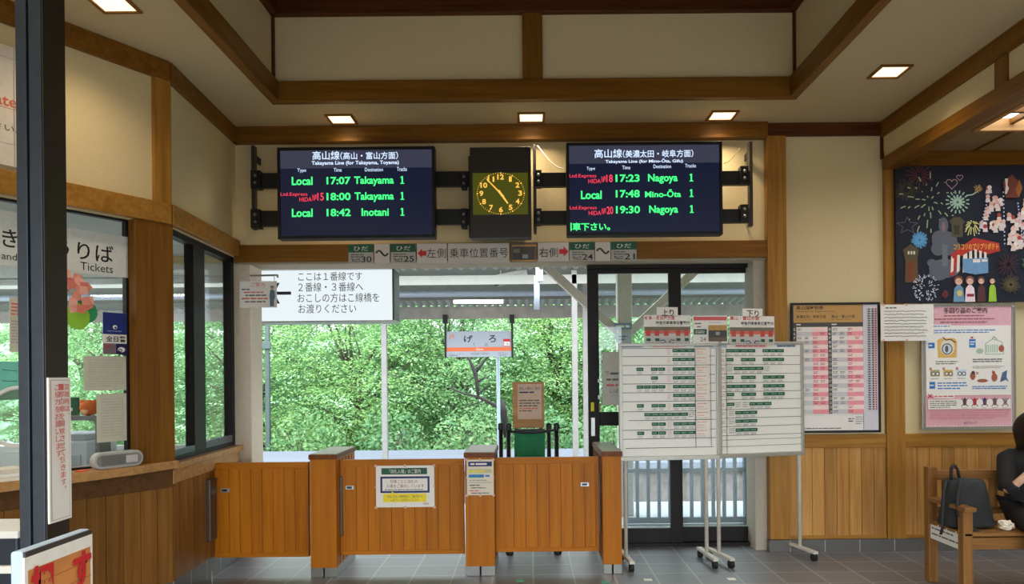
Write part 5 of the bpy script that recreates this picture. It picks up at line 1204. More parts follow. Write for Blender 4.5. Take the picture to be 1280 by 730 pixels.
burst(1330, 262, 4, 26, 30, cw('sky_blue', (96, 160, 206)), 1.4); burst(1350, 330, 4, 24, 30, cw('dull_red', (104, 44, 44)), 1.4)
sign('festival_mural', 'dark navy mural of fireworks, a food stall and festival crowds', 'mural', (X0, 207, X1, 377), NV, els, Y=Y, thick=0.03, step=0.00004)
# ---------------- small tapes on the floor
for (px, py, mt_, lb_) in ((650, 725.5, mat('green_tape', (90, 190, 160), 0.6), 'small green tape square on the floor below the gate leaf by the green stand'), (757, 727.5, mat('green_tape', (90, 190, 160), 0.6), 'small green tape square on the floor at the narrow gate post'), (810, 724.5, PAPER, 'small white tape mark on the floor below the board next to the gates'), (914.5, 723.5, PAPER, 'small white tape mark on the floor below the board at the pillar')):
    r = ray(px, py); Yf = (0.002-EYE)/r.z; p = Vector((r.x*Yf, Yf, 0))
    m = MB(); m.box((p.x-0.03, p.y-0.028, 0.0), (p.x+0.03, p.y+0.028, 0.002), mt_); o = m.build('floor_tape', origin=p); tag(o, lb_, 'tape mark')
# ---------------- foreground: dark entrance post with its notice, push switch
Y = 1.9
a, b = at(22, 400, Y), at(56, 400, Y)
c = at(85, 400, 1.0); Yb_ = b.x/(c.x)*1.0
m = MB(); POSTB = mat('post_blue_grey', (56, 64, 74), 0.35, 0.5, var=0.1)
mid = a.x+(b.x-a.x)*0.44
m.box((a.x, Y, 0), (mid-0.003, Yb_, ZC), POSTB); m.box((mid+0.003, Y, 0), (b.x-0.004, Yb_, ZC), POSTB); m.box((mid-0.003, Y+0.01, 0), (mid+0.003, Yb_, ZC), BLK)
m.box((b.x-0.004, Y+0.002, 0), (b.x, Yb_, ZC), mat('post_shaded_side', (44, 36, 30), 0.4, 0.2))  # side face coloured darker than the front for the shade on it
trim(m, 0.002)
fr_p = frame((b.x, 0), (b.x, 1))       # face of the post turned to the room
s0, _ = hit(fr_p, 60.5, 560, -0.004); s1, _ = hit(fr_p, 88, 560, -0.004)
_, z1 = hit(fr_p, 75, 472, -0.004); _, z0 = hit(fr_p, 75, 651, -0.004)
els = [('r', 8, 8, 92, 492, mat('thin_border', (110, 104, 100), 0.6)), ('r', 9.5, 9.5, 90.5, 490.5, PAPER)]
def vert(txt, xc, y0_, h, w, mt):
    out = []
    for i, ch in enumerate(txt):
        if ch in '、。': out.append(('t', ch, xc+w*0.1, y0_+i*h, xc+w*0.4, y0_+i*h+h*0.3, mt, 0.01))
        else: out.append(('t', ch, xc-w*0.43, y0_+i*h, xc+w*0.43, y0_+i*h+h*0.84, mt, 0.008))
    return out
VR = mat('vertical_red', (214, 104, 100), 0.6)
els += vert('混雑時は、', 79, 22, 25.5, 27, VR)+vert('一部の扉を開放させて頂きます。', 51, 22, 25.5, 27, VR)+vert('ご協力をお願いします。', 23, 22, 25.5, 27, VR)
sign('vertical_notice', 'tall white notice with three columns of red vertical writing on the dark post', 'notice', (0, 0, 100, 500), PAPER, els, M=fr_p @ Matrix.Translation(((s0+s1)/2, -0.006, (z0+z1)/2)), size=(s1-s0, z1-z0), thick=0.005)
# push switch box
Ys = 1.42
p0 = at(28, 690, Ys); zt_ = p0.z; x_ = p0.x
r = ray(113, 657); Ye = x_/r.x
fr_s = frame((x_, Ys), (x_, Ye)); W = Ye-Ys
bx = thing('push_switch', 'boxy push sign with big red characters on a wood print, before the dark post', 'sign', (x_, (Ys+Ye)/2, 0))
d_ = x_-at(12, 690, Ys).x
HH = 0.24
m = MB(); m.box((0, 0, zt_-HH), (W, d_, zt_), mat('switch_pale_blue', (186, 206, 232), 0.4), fr_s); m.build('casing', bx, bevel=0.005)
m = MB(); m.box((0.003, -0.004, zt_-0.012), (W-0.003, 0.004, zt_-0.002), mat('dark_strip', (60, 56, 52), 0.5), fr_s); m.build('top_strip', bx)
m = MB(); m.tube([(W/2, d_/2, 0.02), (W/2, d_/2, zt_-HH)], 0.025, SILVER, 12, M=fr_s); m.lathe((W/2, d_/2, 0), [(0.13, 0), (0.13, 0.012), (0.03, 0.03)], SILVER, 20, M=fr_s); m.build('stand', bx)
els = [('r', 4, 14, 96, 130, mat('wood_print', (204, 132, 72), 0.5, var=0.15, scale=12))]
for i in range(5): els.append(('r', 4, 30+i*17, 96, 31+i*17, mat('wood_print_line', (176, 106, 52), 0.6)))
els += [('t', '押', 6, 12, 37, 56, RED, 0.045), ('t', 'す', 66, 15, 95, 57, RED, 0.045)]
sign('sign_face', None, None, (0, 0, 100, 120), mat('switch_white', (236, 232, 222), 0.45), els, M=fr_s @ Matrix.Translation((W/2, -0.004, zt_-0.012-(HH-0.016)/2)), size=(W, HH-0.016), thick=0.006, parent=bx)
# navy leaflet rack glimpsed beyond the post
p = at(0, 690, 3.0)
rk = thing('leaflet_rack', 'dark navy rack with white edges at the foot of the counter', 'rack', (p.x-0.1, 3.0, 0))
RN = mat('rack_navy', (34, 44, 60), 0.4)
a, b = at(-60, 664, 3.0), at(22, 657, 3.0)
m = MB(); m.box((a.x, 3.0, 0.02), (b.x, 3.25, a.z-0.01), RN); m.build('body', rk, bevel=0.01)
m = MB(); m.box((a.x, 2.985, a.z-0.03), (b.x+0.01, 3.26, a.z+0.0), WHITE); m.build('top_edge', rk, bevel=0.004)
m = MB(); m.box((a.x, 2.985, 0.79-0.02), (b.x+0.01, 3.0, 0.79+0.01), WHITE); m.build('shelf_lip', rk)
# ---------------- ticket window lettering and stickers on the glass
GY = 0.05
def on_glass(nm, label, cat, rect, base, els, d=GY, thick=0.003, fr=fr_one, group=None):
    s0, z0 = hit(fr, rect[0], (rect[1]+rect[3])/2, d); s1, z1 = hit(fr, rect[2], (rect[1]+rect[3])/2, d)
    sc = (s0+s1)/2; xm = (rect[0]+rect[2])/2
    _, zt_ = hit(fr, xm, rect[1], d); _, zb_ = hit(fr, xm, rect[3], d)
    return sign(nm, label, cat, rect, base, els, M=fr @ Matrix.Translation((sc, d, (zt_+zb_)/2)), size=(s1-s0, zt_-zb_), thick=thick, group=group)
FROST = mat('frosted_white_film', (214, 218, 214), 0.8)
on_glass('window_banner', 'white film band reading Tickets with large hiragana on the ticket window', 'sign', (40, 287, 160, 341), FROST, [('t', 'うりば', 80-14, 302, 140, 324, BLACK, 0.01), ('t', 'Tickets', 97, 327, 139, 337, BLACK)], d=0.045)
on_glass('window_banner', 'white film band with a cut-off hiragana and the letters and on the far ticket window', 'sign', (-60, 260, 33, 330), FROST, [('t', 'き', 1, 283, 21, 306, BLACK, 0.01), ('t', 'and', 0, 313, 20, 322, BLACK)], d=0.045)
m_ = mat('sticker_navy', (24, 44, 120), 0.5)
on_glass('security_sticker', 'blue and white security sticker with three bold characters', 'sticker', (128.5, 391, 158.5, 443), PAPER, [('r', 128.5, 391, 158.5, 418, m_), ('p', ngon(143.5, 409, 2.8, 2.6, 14), PAPER), ('p', ngon(144, 409.6, 1.5, 1.4, 10), m_), ('l', 134, 413, 152, 415, 1, mat('sticker_text', (150, 170, 210), 0.6)), ('t', '全日警', 132, 420, 157, 427.5, BLACK, 0.02), ('r', 128.5, 429.5, 144, 443, mat('sticker_grey', (120, 104, 110), 0.6)), ('l', 130, 431, 138, 436, 2, RED), ('r', 144, 429.5, 158.5, 443, mat('sticker_indigo', (26, 24, 84), 0.6)), ('p', ngon(151, 437, 4.6, 3.3, 16), PAPER), ('p', ngon(149.5, 438, 2.4, 2.2, 12), mat('sticker_indigo', (26, 24, 84), 0.6)), ('p', ngon(149.5, 438, 1.2, 1.1, 10), PAPER)], d=0.046)
OLDP = mat('back_of_notice', (200, 198, 178), 0.85, var=0.03)
on_glass('taped_sheet', 'pale sheet taped high on the ticket glass below the security sticker', 'paper', (105, 445, 160, 488), OLDP, [('l', 110, 449, 155, 484, 12, mat('ghost_print', (186, 184, 164), 0.8))], d=0.055)
on_glass('taped_sheet', 'pale sheet taped low on the ticket glass above the grey speaker', 'paper', (121, 492, 160, 552), OLDP, [('l', 126, 497, 155, 546, 14, mat('ghost_print', (186, 184, 164), 0.8))], d=0.055)
on_glass('taped_sheet', 'pale sheet with red print on the far ticket glass', 'paper', (12, 372, 30, 440), OLDP, [('l', 14, 378, 29, 395, 4, PINKRED), ('l', 14, 400, 29, 430, 8, LINK)], d=0.055)
on_glass('green_card', 'turquoise card in the far ticket window beside the dark post', 'card', (-20, 452, 26, 500), mat('turquoise', (120, 206, 186), 0.6), [('s', [(2, 462), (22, 464)], GREEN, 0.8), ('s', [(2, 476), (22, 477)], GREEN, 0.8)], d=0.06)
# paper flower on the glass
s_, z_ = hit(fr_one, 95, 372, 0.03)
fl = thing('paper_flower', 'pink paper flower with two green leaves stuck on the ticket glass', 'decoration', fr_one @ Vector((s_, 0.04, z_)))
m = MB(); rr = random.Random(4)
for i in range(26):
    a = rr.random()*6.28; q = 0.12*math.sqrt(rr.random()); cx_, cz_ = s_-0.02+q*math.cos(a), z_+0.04+q*1.15*math.sin(a)
    y = 0.045-0.02*rr.random(); k = rr.random()*3
    pts = [(cx_+0.035*math.cos(k+j*math.pi/2), cz_+0.035*math.sin(k+j*math.pi/2)) for j in range(4)]
    m.prism(pts, y-0.003, y, mat('petal_pink_%d' % (i % 3), ((236, 150, 130), (224, 126, 110), (244, 176, 156))[i % 3], 0.8), fr_one)
m.build('petal_cluster', fl)
for k, (ang, L, w, c_) in enumerate(((-0.5, 0.17, 0.075, (150, 206, 60)), (0.25, 0.16, 0.07, (40, 150, 96)))):
    m = MB(); ca, sa = math.cos(ang-0.9), math.sin(ang-0.9)
    pts = []
    for j in range(16):
        t_ = 2*math.pi*j/16; u, v = L/2+L/2*math.cos(t_), w*math.sin(t_)
        pts.append((s_+0.0+u*ca-v*sa, z_-0.03+u*sa+v*ca))
    m.prism(pts, 0.046-0.004*(1-k), 0.049-0.004*(1-k), mat('leaf_paper_%d' % k, c_, 0.7), fr_one); m.build('leaf', fl)
# round rimmed disc
s_, z_ = hit(fr_one, 24, 521, 0.03)
rg = thing('round_mirror', 'white rimmed round disc on the far ticket glass beside the dark post', 'disc', fr_one @ Vector((s_, 0.03, z_)))
m = MB(); R_ = 0.17; ring = [(s_+R_*math.cos(2*math.pi*i/36), 0.03, z_+R_*math.sin(2*math.pi*i/36)) for i in range(37)]
m.tube(ring, 0.012, WHITE, 8, M=fr_one); m.build('rim', rg, smooth=True)
m = MB(); m.prism(ngon(s_, z_, R_, R_, 36), 0.034, 0.04, glass('disc_glass', (0.8, 0.86, 0.86), 0.18), fr_one); m.build('face', rg)
# hanging screen sheet on the upper wall at the far left
s1, zt_ = hit(fr_one, 24, 62, -0.03); _, zb_ = hit(fr_one, 10, 207, -0.03)
sign('wall_banner', 'tall white banner with orange and dark letters on the upper office wall', 'banner', (0, 0, 100, 140), mat('banner_white', (226, 216, 204), 0.7), [('t', 'ate', 80, 60, 93, 71, mat('banner_orange', (214, 104, 66), 0.6), 0.02), ('r', 80, 72.5, 93, 73.3, mat('banner_orange', (214, 104, 66), 0.6)), ('t', 'さい。', 79, 92, 94, 100, INK, 0.01), ('r', 0, 14, 100, 14.5, LINK), ('r', 0, 114, 100, 114.5, LINK), ('r', 91, 0, 91.4, 140, LINK)], M=fr_one @ Matrix.Translation((s1-0.40, -0.03, (zt_+zb_)/2)), size=(0.9, zt_-zb_), thick=0.01)
# speaker on the worktop
s0, z0 = hit(fr_one, 112, 585, -0.04); s1, _ = hit(fr_one, 172, 575, -0.02)
zb_ = 0.988; W = s1-s0; Hh = 0.105
def stadium(s0, z0, W, H, ins=0.0, n=10):
    r = H/2-ins; cxl, cxr, cz = s0+H/2, s0+W-H/2, z0+H/2
    return [(cxr+r*math.cos(-math.pi/2+math.pi*i/n), cz+r*math.sin(-math.pi/2+math.pi*i/n)) for i in range(n+1)]+[(cxl+r*math.cos(math.pi/2+math.pi*i/n), cz+r*math.sin(math.pi/2+math.pi*i/n)) for i in range(n+1)]
sp = thing('counter_speaker', 'grey rounded intercom speaker standing on the worktop', 'speaker', fr_one @ Vector(((s0+s1)/2, -0.05, zb_)))
GR_ = mat('speaker_grey', (176, 176, 170), 0.5)
m = MB(); m.prism(stadium(s0, zb_, W, Hh), -0.09, -0.03, GR_, fr_one); m.build('casing', sp, bevel=0.008)
m = MB(); m.prism(stadium(s0+0.0, zb_, W, Hh, 0.016), -0.094, -0.088, mat('speaker_grille', (132, 132, 128), 0.6), fr_one); m.build('grille', sp)
m = MB()
for i in range(16):
    for j in range(6):
        x = s0+0.045+i*0.010; z = zb_+0.026+j*0.010
        m.box((x, -0.096, z), (x+0.006, -0.0935, z+0.006), mat('grille_hole', (88, 88, 86), 0.7), fr_one)
m.build('grille_pattern', sp)
m = MB(); m.box((s0+W*0.62, -0.097, zb_+0.03), (s0+W*0.86, -0.092, zb_+Hh-0.03), mat('speaker_lens', (196, 192, 188), 0.4), fr_one); m.build('speaker_window', sp)
# worktop odds and ends
s_, z_ = hit(fr_one, 101, 589, -0.06)
m = MB(); m.box((s_-0.03, -0.09, zb_), (s_+0.03, -0.05, zb_+0.012), ORANGE, fr_one); o = m.build('ticket_tray', origin=fr_one @ Vector((s_, -0.06, zb_)), bevel=0.003); tag(o, 'tiny orange tray on the worktop beside the dark post', 'tray')
s_, z_ = hit(fr_one, 2, 590, -0.05)
for k in range(3):
    m = MB(); M = fr_one @ Matrix.Translation((s_-0.06+0.012*k, -0.055, 0.989+k*0.022)) @ Matrix.Rotation(0.12*k-0.1, 4, 'Z')
    m.box((-0.15, -0.085, 0), (0.15, 0.085, 0.021), (CREAM, PAPER, CREAM)[k], M); o = m.build('leaflet_stack', origin=M.translation, bevel=0.002)
    tag(o, ('bottom bundle of white leaflets on the worktop', 'middle bundle of white leaflets on the worktop', 'topmost bundle of white leaflets on the worktop')[k], 'leaflets')
# things inside the office seen through the ticket window
def inside(px, py, Yv):
    return at(px, py, Yv)
dk = thing('office_desk', 'grey office desk behind the ticket window', 'desk', (-3.65, 5.55, 0))
m = MB(); m.box((-4.6, 5.2, 0.70), (-2.75, 6.0, 0.74), mat('desk_top', (150, 154, 156), 0.5)); m.build('desk_top', dk, bevel=0.005)
for x in (-4.55, -2.85):
    m = MB(); m.box((x, 5.25, 0), (x+0.05, 5.95, 0.70), GREY); m.build('side_panel', dk)
p = at(100, 550, 5.6)
pr = thing('office_printer', 'white printer on the office desk behind the ticket window', 'printer', (p.x, 5.6, 0.74))
PRW = mat('printer_white', (214, 222, 230), 0.45)
m = MB(); m.box((p.x-0.32, 5.4, 0.74), (p.x+0.17, 5.8, 1.10), PRW); m.build('body', pr, bevel=0.015)
m = MB(); m.box((p.x-0.30, 5.42, 1.10), (p.x+0.15, 5.78, 1.15), mat('printer_lid', (180, 190, 198), 0.4)); m.build('scanner_lid', pr, bevel=0.01)
for k in range(2):
    m = MB(); m.box((p.x-0.28, 5.385, 0.78+k*0.12), (p.x+0.13, 5.405, 0.88+k*0.12), mat('printer_tray', (196, 206, 216), 0.4)); tr_ = m.build('paper_drawer', pr, bevel=0.004)
    m = MB(); m.box((p.x-0.12, 5.378, 0.82+k*0.12), (p.x-0.02, 5.388, 0.84+k*0.12), DGREY); m.build('drawer_handle', tr_)
p = at(111, 510, 5.3)
tb = thing('orange_plush', 'small round orange plush toy in the ticket office', 'toy', p)
m = MB(); OR_ = mat('plush_orange', (232, 112, 40), 0.9)
m.lathe((p.x, p.y, p.z-0.055), [(0.01, 0), (0.045, 0.012), (0.062, 0.05), (0.055, 0.085), (0.02, 0.11), (0.005, 0.112)], OR_, 18); m.build('body', tb, smooth=True)
for sx in (-1, 1):
    m = MB(); m.lathe((p.x+sx*0.045, p.y, p.z+0.03), [(0.003, 0), (0.018, 0.008), (0.018, 0.022), (0.003, 0.03)], OR_, 12); m.build('ear', tb, smooth=True)
m = MB(); m.lathe((p.x, p.y-0.055, p.z-0.02), [(0.003, -0.008), (0.025, 0.0), (0.02, 0.02)], mat('plush_pale', (244, 190, 140), 0.9), 14, 'y'); m.build('muzzle', tb, smooth=True)
msh = thing('monitor_shelf', 'grey desk shelf under the orange plush toy in the office', 'shelf', (p.x-0.09, 5.31, 0.74))
GS = mat('shelf_grey', (110, 116, 118), 0.5)
m = MB(); m.box((p.x-0.30, 5.22, p.z-0.085), (p.x+0.12, 5.40, p.z-0.055), GS); m.build('shelf_board', msh)
for x in (p.x-0.29, p.x+0.08):
    m = MB(); m.box((x, 5.24, 0.74), (x+0.03, 5.38, p.z-0.085), GS); m.build('side_panel', msh)
gz = p.z-0.055
sign('green_sheet', 'small dark green sheet beside the orange plush toy', 'paper', (0, 0, 16, 24), GREEN, [('p', ngon(7, 16, 3, 3, 10), PAPER)], M=Matrix.Translation((p.x-0.17, 5.37, gz+0.065)), size=(0.1, 0.13), thick=0.02)
# ---------------- bench
BY0, BY1, BX0, BX1 = 5.0, 5.5, 2.92, 4.75
bn = thing('bench', 'brown wooden bench with slatted back and flat arm rests', 'bench', ((BX0+BX1)/2, 5.25, 0))
bz = benchw('z'); bxm = benchw('x'); bym = benchw('y')
L_ = 0.068
for x in (BX0, BX1-L_):
    m = MB(); m.box((x, BY1-L_, 0), (x+L_, BY1, 0.845), bz); m.build('leg', bn, bevel=0.006)
    m = MB(); m.box((x, BY0, 0), (x+L_, BY0+L_, 0.60), bz); m.build('leg', bn, bevel=0.006)
    m = MB(); m.box((x-0.008, BY0-0.03, 0.60), (x+L_+0.008, BY1-L_, 0.63), bym); m.build('armrest', bn, bevel=0.006)
    m = MB(); m.box((x+0.015, BY0+L_, 0.33), (x+0.045, BY1-L_, 0.43), bym); m.build('side_rail', bn, bevel=0.004)
m = MB(); m.box((BX0+L_, BY0+0.008, 0.34), (BX1-L_, BY0+0.05, 0.42), bxm); m.build('front_rail', bn, bevel=0.004)
m = MB()
for k in range(4): m.box((BX0+0.01, BY0+0.0+k*0.113+(0.07 if k == 0 else 0)*0, 0.43), (BX1-0.01, BY0+0.1+k*0.113, 0.452), bxm)
m.build('seat_slat', bn, bevel=0.004)
m = MB(); m.box((BX0+L_, BY1-0.055, 0.75), (BX1-L_, BY1-0.015, 0.82), bxm); m.build('top_rail', bn, bevel=0.004)
m = MB(); m.box((BX0+L_, BY1-0.055, 0.50), (BX1-L_, BY1-0.015, 0.55), bxm); m.build('lower_rail', bn, bevel=0.004)
x = BX0+L_+0.05; 
while x < BX1-L_-0.05:
    m = MB(); m.box((x, BY1-0.045, 0.55), (x+0.06, BY1-0.025, 0.75), bz); m.build('back_slat', bn, bevel=0.002); x += 0.115
fr_b = frame((BX0+0.015, 1), (BX0+0.015, 0))   # outer face of the side rail, seen from the left
M = Matrix.Translation((BX0+0.012, (BY0+BY1)/2+0.0, 0.385)) @ Matrix.Rotation(-math.pi/2, 4, 'Z')
sign('bench_notice', 'white label with two lines of print on the end of the bench', 'label', (0, 0, 100, 34), PAPER, [('l', 8, 7, 90, 14, 1, INK), ('l', 8, 19, 94, 26, 1, INK)], M=M, size=(0.39, 0.115), thick=0.003)
# ---------------- black bag on the bench
CLOTH = mat('bag_black_canvas', (34, 36, 38), 0.75, var=0.12, bump=0.3, scale=120)
STRAP = mat('bag_strap', (30, 31, 32), 0.7)
cxb, cyb, zb_ = at(1208, 660, 5.2).x, 5.2, 0.452
bg = thing('tote_bag', 'black canvas tote bag slumped on the bench behind the arm rest', 'bag', (cxb, cyb, zb_))
def loft(mb, secs, mt, n=20, e=3.0):
    vs, fs = [], []
    for (c, wx, wy) in secs:
        for k in range(n):
            a = 2*math.pi*k/n; ca, sa = math.cos(a), math.sin(a)
            vs.append((c[0]+wx*math.copysign(abs(ca)**(2/e), ca), c[1]+wy*math.copysign(abs(sa)**(2/e), sa), c[2]))
    for i in range(len(secs)-1):
        for k in range(n): fs.append((i*n+k, i*n+(k+1) % n, (i+1)*n+(k+1) % n, (i+1)*n+k))
    fs.append(tuple(range(n))); fs.append(tuple((len(secs)-1)*n+k for k in range(n)))
    mb.add(vs, fs, mt)
m = MB()
z_ = lambda py: at(1208, py, 5.2).z
xx = lambda px, py=640: at(px, py, 5.2).x
prof = [(678, 1178, 1243), (668, 1176, 1245), (650, 1178, 1241), (630, 1179, 1235), (612, 1180, 1230), (600, 1181, 1228), (597, 1181, 1227)]
zs = [zb_+0.002, zb_+0.04, z_(650), z_(630), z_(612), z_(601), z_(597.5)]
secs = [((xx((l+r)/2), cyb+0.02*math.sin(i), zs[i]), (xx(r)-xx(l))/2, (0.10, 0.115, 0.11, 0.10, 0.085, 0.065, 0.06)[i]) for i, (py, l, r) in enumerate(prof)]
loft(m, secs, CLOTH); o = m.build('body', bg, smooth=True)
md = o.modifiers.new('soft', 'SUBSURF'); md.levels = 2; md.render_levels = 2
dt = bpy.data.textures.new('creases', 'CLOUDS'); dt.noise_scale = 0.12
md = o.modifiers.new('creases', 'DISPLACE'); md.texture = dt; md.strength = 0.03; md.mid_level = 0.5
def ribbon(pts, w, mt, name, parent, side=Vector((1, 0, 0)), th=0.004):
    mb = MB(); vs, fs = [], []
    for p in pts: vs += [Vector(p)-side*w/2, Vector(p)+side*w/2]
    for i in range(len(pts)-1): fs.append((2*i, 2*i+1, 2*i+3, 2*i+2))
    mb.add(vs, fs, mt, Matrix.Identity(4)); o = mb.build(name, parent, smooth=True)
    md = o.modifiers.new('thick', 'SOLIDIFY'); md.thickness = th; md.offset = 0
    return o
q = lambda px, py, Yv: at(px, py, Yv)
ribbon([q(1189, 599, 5.17), q(1189, 586, 5.17), q(1191, 582, 5.17), q(1194, 582, 5.17), q(1197, 587, 5.17), q(1199, 597, 5.17)], 0.03, STRAP, 'grab_handle', bg, Vector((0.25, 0.95, 0)).normalized(), th=0.014)
ribbon([q(1201, 599, 5.10), q(1199, 612, 5.07), q(1197, 630, 5.06), q(1199, 642, 5.05), q(1207, 654, 5.05), q(1220, 664, 5.05), q(1234, 672, 5.05), q(1240, 676, 5.06)], 0.035, STRAP, 'shoulder_strap', bg, Vector((0.85, 0, 0.5)).normalized())
ribbon([q(1183, 600, 5.12), q(1180, 615, 5.08), q(1179, 640, 5.07), q(1178, 660, 5.07), q(1176, 668, 5.09)], 0.02, STRAP, 'shoulder_strap', bg)
# crumpled tissue
c = at(1254, 672, 5.12); rr = random.Random(8)
bmt = bmesh.new(); bmesh.ops.create_icosphere(bmt, subdivisions=3, radius=0.045)
for v in bmt.verts: v.co *= 0.75+0.5*rr.random(); v.co.z *= 0.75
zmin = min(v.co.z for v in bmt.verts)
me = bpy.data.meshes.new('crumpled_tissue'); bmt.to_mesh(me); bmt.free(); me.materials.append(mat('tissue', (232, 220, 200), 0.9))
o = bpy.data.objects.new('crumpled_tissue', me); COL.objects.link(o); o.location = (c.x, 5.09, 0.452-zmin); o.scale = (1.1, 0.9, 1)
tag(o, 'crumpled cream tissue on the bench between bag and person', 'tissue')
# ---------------- seated person at the edge of the frame
PX, PY = 3.585, 5.28
pe = thing('person', 'seated person in black jacket, white shirt and black trousers, hand raised to face', 'person', (PX, PY, 0))
SKIN = mat('skin_tone', (222, 178, 148), 0.5, var=0.03)
JK = mat('black_jacket', (22, 22, 24), 0.85, var=0.1); TRO = mat('black_trousers', (18, 18, 20), 0.8, var=0.1); SHIRT = mat('white_shirt', (224, 222, 220), 0.8, bump=0.2, scale=24); HAIR = wood('dark_hair', (44, 32, 26), (20, 14, 11), 'z', rough=0.45); SHOE = mat('black_shoe', (20, 20, 20), 0.4)
def skin(name, chains, mt, parent, root=0, sub=2):
    """chains: list of lists of (point, radius); a chain may start with an index into the vertex list built so far"""
    vs, es, rs = [], [], []
    for ch in chains:
        prev = None
        for e in ch:
            if isinstance(e, int): prev = e; continue
            vs.append(WM[parent.name].inverted() @ Vector(e[0])); rs.append(e[1])
            if prev is not None: es.append((prev, len(vs)-1))
            prev = len(vs)-1
    me = bpy.data.meshes.new(name); me.from_pydata([tuple(v) for v in vs], es, []); me.materials.append(mt)
    o = bpy.data.objects.new(name, me); COL.objects.link(o); o.parent = parent; WM[o.name] = WM[parent.name].copy()
    md = o.modifiers.new('skin', 'SKIN'); md.use_smooth_shade = True; md.branch_smoothing = 0.6
    sv = me.skin_vertices[0].data
    for i, r in enumerate(rs):
        sv[i].radius = r if isinstance(r, tuple) else (r, r); sv[i].use_root = (i == root)
    md = o.modifiers.new('smooth', 'SUBSURF'); md.levels = sub; md.render_levels = sub
    return o
V = Vector
hip = V((PX, PY, 0.545)); wai = V((PX, PY+0.03, 0.68)); che = V((PX, PY+0.03, 0.86)); nec = V((PX, PY+0.01, 0.985)); hd0 = V((PX-0.005, PY-0.03, 1.05)); hd1 = V((PX-0.01, PY-0.05, 1.12)); hd2 = V((PX-0.01, PY-0.03, 1.195))
shR = V((PX-0.175, PY+0.02, 0.925)); elR = V((PX-0.255, PY-0.10, 0.70)); wrR = V((PX-0.125, PY-0.235, 0.90)); haR = V((PX-0.095, PY-0.235, 0.965))
shL = V((PX+0.175, PY+0.02, 0.925)); elL = V((PX+0.24, PY-0.05, 0.69)); wrL = V((PX+0.12, PY-0.24, 0.60)); haL = V((PX+0.06, PY-0.29, 0.585))
hpR = V((PX-0.10, PY, 0.535)); knR = V((PX-0.24, PY-0.42, 0.50)); anR = V((PX-0.25, PY-0.40, 0.10)); toR = V((PX-0.27, PY-0.56, 0.045))
hpL = V((PX+0.10, PY, 0.535)); knL = V((PX+0.15, PY-0.42, 0.50)); anL = V((PX+0.15, PY-0.40, 0.10)); toL = V((PX+0.16, PY-0.56, 0.045))
def hand(wr, ha, pt, side):
    d = (ha-wr).normalized(); s_ = side.normalized(); n_ = d.cross(s_)
    out = [[pt, (ha, (0.034, 0.02))]]
    return out, d, s_, n_
body = [
 [(hip, 0.105), (wai, (0.105, 0.085)), (che, (0.13, 0.095)), (nec, 0.05), (hd0, (0.062, 0.068)), (hd1, (0.078, 0.09)), (hd2, (0.06, 0.07))],
 [2, (shR, 0.045), (elR, 0.03), (wrR, 0.026), (haR, (0.034, 0.018))],
 [2, (shL, 0.045), (elL, 0.03), (wrL, 0.026), (haL, (0.034, 0.018))],
 [0, (hpR, 0.085), (knR, 0.056), (anR, 0.038), (toR, (0.036, 0.026))],
 [0, (hpL, 0.085), (knL, 0.056), (anL, 0.038), (toL, (0.036, 0.026))]]
# indices: 0 hip..6 crown, 7 shR 8 elR 9 wrR 10 haR, 11 shL 12 elL 13 wrL 14 haL
for (wr, ha, idx, sd) in ((wrR, haR, 10, 1), (wrL, haL, 14, -1)):
    d = (ha-wr).normalized(); s_ = V((0.8*sd, -0.5, 0.1)); s_ = (s_-d*s_.dot(d)).normalized(); n_ = d.cross(s_)
    for k, L in enumerate((0.066, 0.074, 0.07, 0.055)):
        b0 = ha+s_*(0.026-0.0175*k)+d*0.018
        body.append([idx, (b0, 0.0092), (b0+d*L*0.5+n_*0.008, 0.0085), (b0+d*L*0.8+n_*0.026, 0.0078), (b0+d*L*0.92+n_*0.045, 0.0068)])
    tb0 = ha+s_*0.034-d*0.02
    body.append([idx, (tb0, 0.0115), (tb0+s_*0.022+d*0.026+n_*0.012, 0.010), (tb0+s_*0.024+d*0.05+n_*0.024, 0.008)])
skin('body', body, SKIN, pe)
skin('white_shirt', [[(hip+V((0, -0.01, 0.06)), (0.145, 0.12)), (wai+V((0, -0.015, 0)), (0.132, 0.108)), (che+V((0, -0.012, 0)), (0.142, 0.108)), (nec+V((0, -0.005, -0.045)), 0.066)]], SHIRT, pe, sub=2)
jb = 0.028
# jacket: open-fronted shell over the torso with two sleeves, fused into one cloth
m = MB(); vs, fs = [], []; NJ = 26
jz = [(0.60, 0.172, 0.140, 0.70), (0.68, 0.160, 0.130, 0.62), (0.78, 0.160, 0.130, 0.55), (0.86, 0.172, 0.132, 0.50), (0.92, 0.178, 0.118, 0.46), (0.955, 0.150, 0.100, 0.44), (0.985, 0.100, 0.085, 0.50), (1.02, 0.076, 0.078, 0.62)]
for (z, rx, ry, op) in jz:
    for ring in (1.0, 0.86):
        for i in range(NJ):
            t_ = -math.pi/2+op+(2*math.pi-2*op)*i/(NJ-1)
            vs.append((PX+rx*ring*math.cos(t_), PY+0.025+ry*ring*math.sin(t_), z))
R2 = 2*NJ
for j in range(len(jz)-1):
    for i in range(NJ-1):
        fs.append((j*R2+i, j*R2+i+1, (j+1)*R2+i+1, (j+1)*R2+i)); fs.append((j*R2+NJ+i, (j+1)*R2+NJ+i, (j+1)*R2+NJ+i+1, j*R2+NJ+i+1))
    for i in (0, NJ-1): fs.append((j*R2+i, (j+1)*R2+i, (j+1)*R2+NJ+i, j*R2+NJ+i))
for j in (0, len(jz)-1):
    for i in range(NJ-1): fs.append((j*R2+i, j*R2+NJ+i, j*R2+NJ+i+1, j*R2+i+1))
m.add(vs, fs, JK, Matrix.Identity(4))
